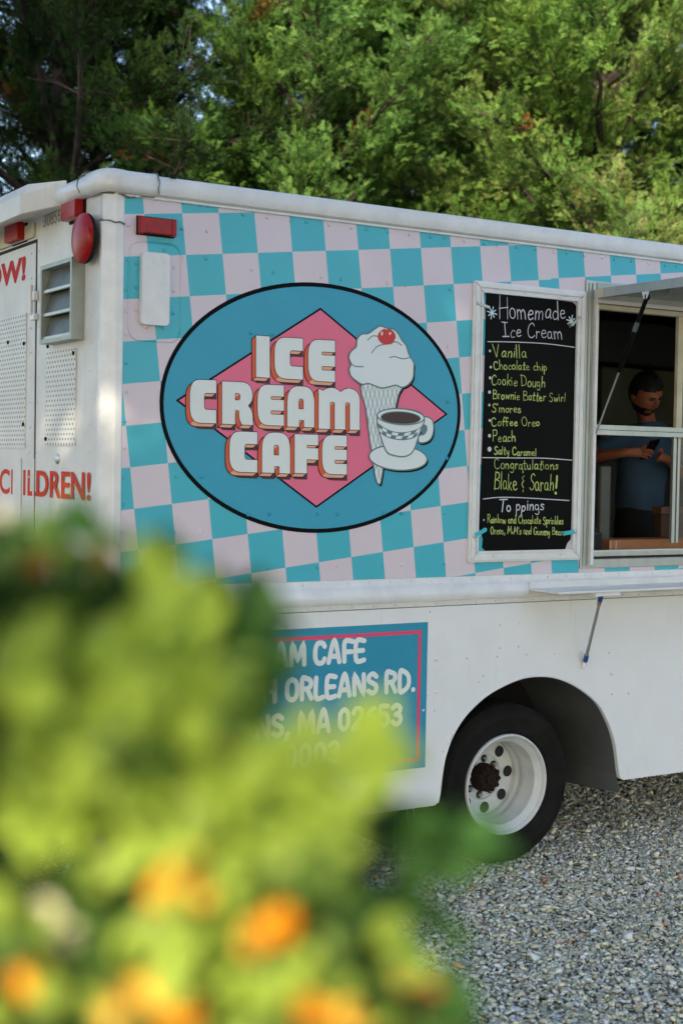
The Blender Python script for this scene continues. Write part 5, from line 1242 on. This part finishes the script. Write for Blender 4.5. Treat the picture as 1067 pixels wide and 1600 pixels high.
REG = [(-90, 800), (-15, 812), (15, 842), (45, 866), (90, 856), (165, 835), (185, 850), (240, 870), (275, 925), (310, 940), (350, 925), (420, 935), (432, 1000), (425, 1080), (385, 1150), (388, 1205), (440, 1235), (500, 1215), (545, 1240), (490, 1290), (560, 1345), (590, 1330), (585, 1420), (600, 1500), (640, 1545), (700, 1590), (740, 1650), (740, 1760), (-90, 1760)]
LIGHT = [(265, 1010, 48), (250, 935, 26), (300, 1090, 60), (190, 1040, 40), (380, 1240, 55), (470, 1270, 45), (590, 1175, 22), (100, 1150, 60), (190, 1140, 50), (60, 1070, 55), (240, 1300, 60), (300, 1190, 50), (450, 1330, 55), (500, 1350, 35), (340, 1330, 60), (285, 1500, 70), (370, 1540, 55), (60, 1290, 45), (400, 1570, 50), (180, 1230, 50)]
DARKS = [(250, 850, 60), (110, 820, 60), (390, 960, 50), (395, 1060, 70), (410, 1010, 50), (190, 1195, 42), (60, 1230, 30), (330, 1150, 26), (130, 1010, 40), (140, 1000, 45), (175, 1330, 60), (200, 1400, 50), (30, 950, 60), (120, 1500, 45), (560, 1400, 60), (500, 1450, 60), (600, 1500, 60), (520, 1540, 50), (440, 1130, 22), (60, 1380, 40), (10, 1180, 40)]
def leafT():
    v = []; f = []
    prof_ = [(0, 0.0), (.12, .13), (.32, .27), (.55, .29), (.78, .18), (1.0, 0.0)]
    for x, w in prof_:
        z = -.16 * x * x; v += [(x, -w, z + .10 * w), (x, 0, z), (x, w, z + .10 * w)]
    for i in range(5):
        a = 3 * i
        for q in ((a, a + 1, a + 4, a + 3), (a + 1, a + 2, a + 5, a + 4)): f += [(q[0], q[1], q[2]), (q[0], q[2], q[3])]
    return (np.array(v, float), np.array(f))
LT_ = [leafT()]
pos, dirs, szs, cols_ = [], [], [], []
def put(p, s, c):
    pos.append(np.array(p)); d = rng.normal(size=3) * .8 + np.array([.1, -.2, .25]); dirs.append(d); szs.append(s * .76); cols_.append(c)
LGT = np.array([.38, .52, .075]); MID = np.array([.11, .20, .042]); DRK = np.array([.040, .10, .024])  # sunlit and shaded clumps are put into the leaf colour by area
for k in range(3200):
    x = rng.uniform(-90, 740); y = rng.uniform(690, 1760)
    if not in_poly(x, y, REG): continue
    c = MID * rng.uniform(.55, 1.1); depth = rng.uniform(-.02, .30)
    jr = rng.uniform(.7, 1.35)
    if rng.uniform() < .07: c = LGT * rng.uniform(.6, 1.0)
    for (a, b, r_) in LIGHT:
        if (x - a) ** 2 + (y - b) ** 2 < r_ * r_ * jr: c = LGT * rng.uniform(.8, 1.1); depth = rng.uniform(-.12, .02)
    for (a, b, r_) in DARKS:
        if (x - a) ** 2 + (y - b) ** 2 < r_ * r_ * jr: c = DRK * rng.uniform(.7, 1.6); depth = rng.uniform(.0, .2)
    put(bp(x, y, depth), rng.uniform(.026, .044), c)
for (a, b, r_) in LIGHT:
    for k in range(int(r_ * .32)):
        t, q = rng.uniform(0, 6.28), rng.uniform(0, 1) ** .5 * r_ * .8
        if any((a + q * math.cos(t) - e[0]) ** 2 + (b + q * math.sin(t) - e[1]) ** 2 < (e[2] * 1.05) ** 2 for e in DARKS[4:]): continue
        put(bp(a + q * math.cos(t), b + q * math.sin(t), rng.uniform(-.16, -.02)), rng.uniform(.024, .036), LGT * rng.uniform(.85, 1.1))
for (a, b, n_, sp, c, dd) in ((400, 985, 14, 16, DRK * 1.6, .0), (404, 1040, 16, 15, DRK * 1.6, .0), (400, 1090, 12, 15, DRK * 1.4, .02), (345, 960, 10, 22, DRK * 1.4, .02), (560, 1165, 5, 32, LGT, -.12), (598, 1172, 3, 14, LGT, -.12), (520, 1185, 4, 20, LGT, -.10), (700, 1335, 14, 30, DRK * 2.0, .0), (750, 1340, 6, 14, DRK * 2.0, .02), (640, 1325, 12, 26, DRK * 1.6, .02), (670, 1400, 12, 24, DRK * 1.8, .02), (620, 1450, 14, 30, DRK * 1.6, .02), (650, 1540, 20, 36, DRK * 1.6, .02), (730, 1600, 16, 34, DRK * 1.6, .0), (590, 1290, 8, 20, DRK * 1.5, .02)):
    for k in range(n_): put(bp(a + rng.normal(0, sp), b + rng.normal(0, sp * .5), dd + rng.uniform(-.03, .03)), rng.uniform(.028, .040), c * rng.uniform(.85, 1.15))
for k in range(150):
    x, y = rng.uniform(-60, 620), rng.uniform(1000, 1680)
    if in_poly(x, y, REG): put(bp(x, y, rng.uniform(-.22, -.10)), rng.uniform(.018, .03), (LGT if rng.uniform() < .45 else MID) * rng.uniform(.7, 1.05))
for k in range(1500):                                        # the shrub goes on down to the ground
    x = rng.uniform(-420, 640); y = rng.uniform(1650, 5200); put(bp(x + rng.normal(0, 40), y, rng.uniform(-.05, .42)), rng.uniform(.04, .06), MID * rng.uniform(.4, 1.1))
for k in range(500):
    x = rng.uniform(-420, -60); y = rng.uniform(830, 1700); put(bp(x, y, rng.uniform(-.10, .30)), rng.uniform(.03, .05), MID * rng.uniform(.5, 1.3))
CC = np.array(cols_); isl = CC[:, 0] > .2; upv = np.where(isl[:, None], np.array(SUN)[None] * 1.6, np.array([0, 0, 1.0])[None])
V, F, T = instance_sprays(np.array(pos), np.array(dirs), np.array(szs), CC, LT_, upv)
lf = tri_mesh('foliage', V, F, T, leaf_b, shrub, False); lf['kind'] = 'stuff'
for k in range(16):
    x0 = random.uniform(-200, 450); tx, ty = random.choice(LIGHT + DARKS)[:2]
    p0 = bp(x0 * .6, 5300, .15); p0.z = GZ - .02; p3 = bp(tx, ty + 20, .06); p1 = bp(x0, 3800, .15); p2 = bp((x0 + tx) / 2, 2200, .14)
    MB().tube(smooth_line([p0, p1, p2, p3]), .0035, 6).build('stem', stemm, shrub, smooth=True)
def flower(px, py, d, r_, m, nrm):
    r_ *= .76; nrm = (nrm[0] + random.uniform(-.7, .7), nrm[1] + random.uniform(-.4, .6), nrm[2] + random.uniform(-.6, .6))
    c = bp(px, py, d); nrm = Vector(nrm).normalized(); a = nrm.orthogonal().normalized(); b = nrm.cross(a); mb = MB()
    for ring, (n_, l) in enumerate(((11, 1.0), (9, .72))):
        for k in range(n_):
            t = 2 * math.pi * (k + ring * .5) / n_; u = a * math.cos(t) + b * math.sin(t); s_ = a * -math.sin(t) + b * math.cos(t); L = r_ * l
            P = [c + u * L * .15, c + u * L * .55 + s_ * L * .22 + nrm * L * .12, c + u * L * .95 + s_ * L * .14, c + u * L + nrm * L * -.02, c + u * L * .95 - s_ * L * .14, c + u * L * .55 - s_ * L * .22 + nrm * L * .12]
            mb.add([p + nrm * .003 * ring for p in P], [tuple(range(6))])
    f = mb.build('flower', m, shrub); MB().dome(c + nrm * .003, r_ * .24, nrm, r_ * .14, 12).build('flower_centre', seedm, f, smooth=True)
    MB().tube([c - nrm * .004, c - nrm * .03 - Vector((0, 0, .05)), c - nrm * .03 - Vector((0, 0, .16))], .002, 6).build('flower_stem', stemm, f)
FN = (-.5, -.7, .35)
for a in ((292, 1365, -.16, 0.0130, petal2, FN), (268, 1405, -.17, 0.0124, petal, FN), (318, 1400, -.15, 0.0118, petal2, FN), (445, 1455, -.16, 0.0130, petal, FN), (405, 1475, -.15, 0.0118, petal2, FN), (60, 1545, -.12, 0.0125, petal, FN),
          (215, 1590, -.17, 0.0186, petal2, FN), (290, 1600, -.15, 0.0136, petal, FN), (500, 1590, -.14, 0.0149, petal, FN), (560, 1600, -.12, 0.0112, petal2, FN), (350, 1520, -.10, 0.0087, petal2, FN), (78, 1440, -.08, .010, pale, FN), (115, 1475, -.06, .009, pale, FN),
          (60, 888, .0, 0.0124, petald, FN), (162, 878, .02, 0.0081, petald, FN), (362, 1168, -.12, 0.0056, petald, FN), (640, 1530, -.04, 0.0112, petald, FN), (690, 1560, -.02, 0.0087, petald, FN), (0, 815, .05, .008, pale, FN), (455, 1345, -.05, 0.0050, petald, FN)):
    flower(*a)
NF = len(pos)
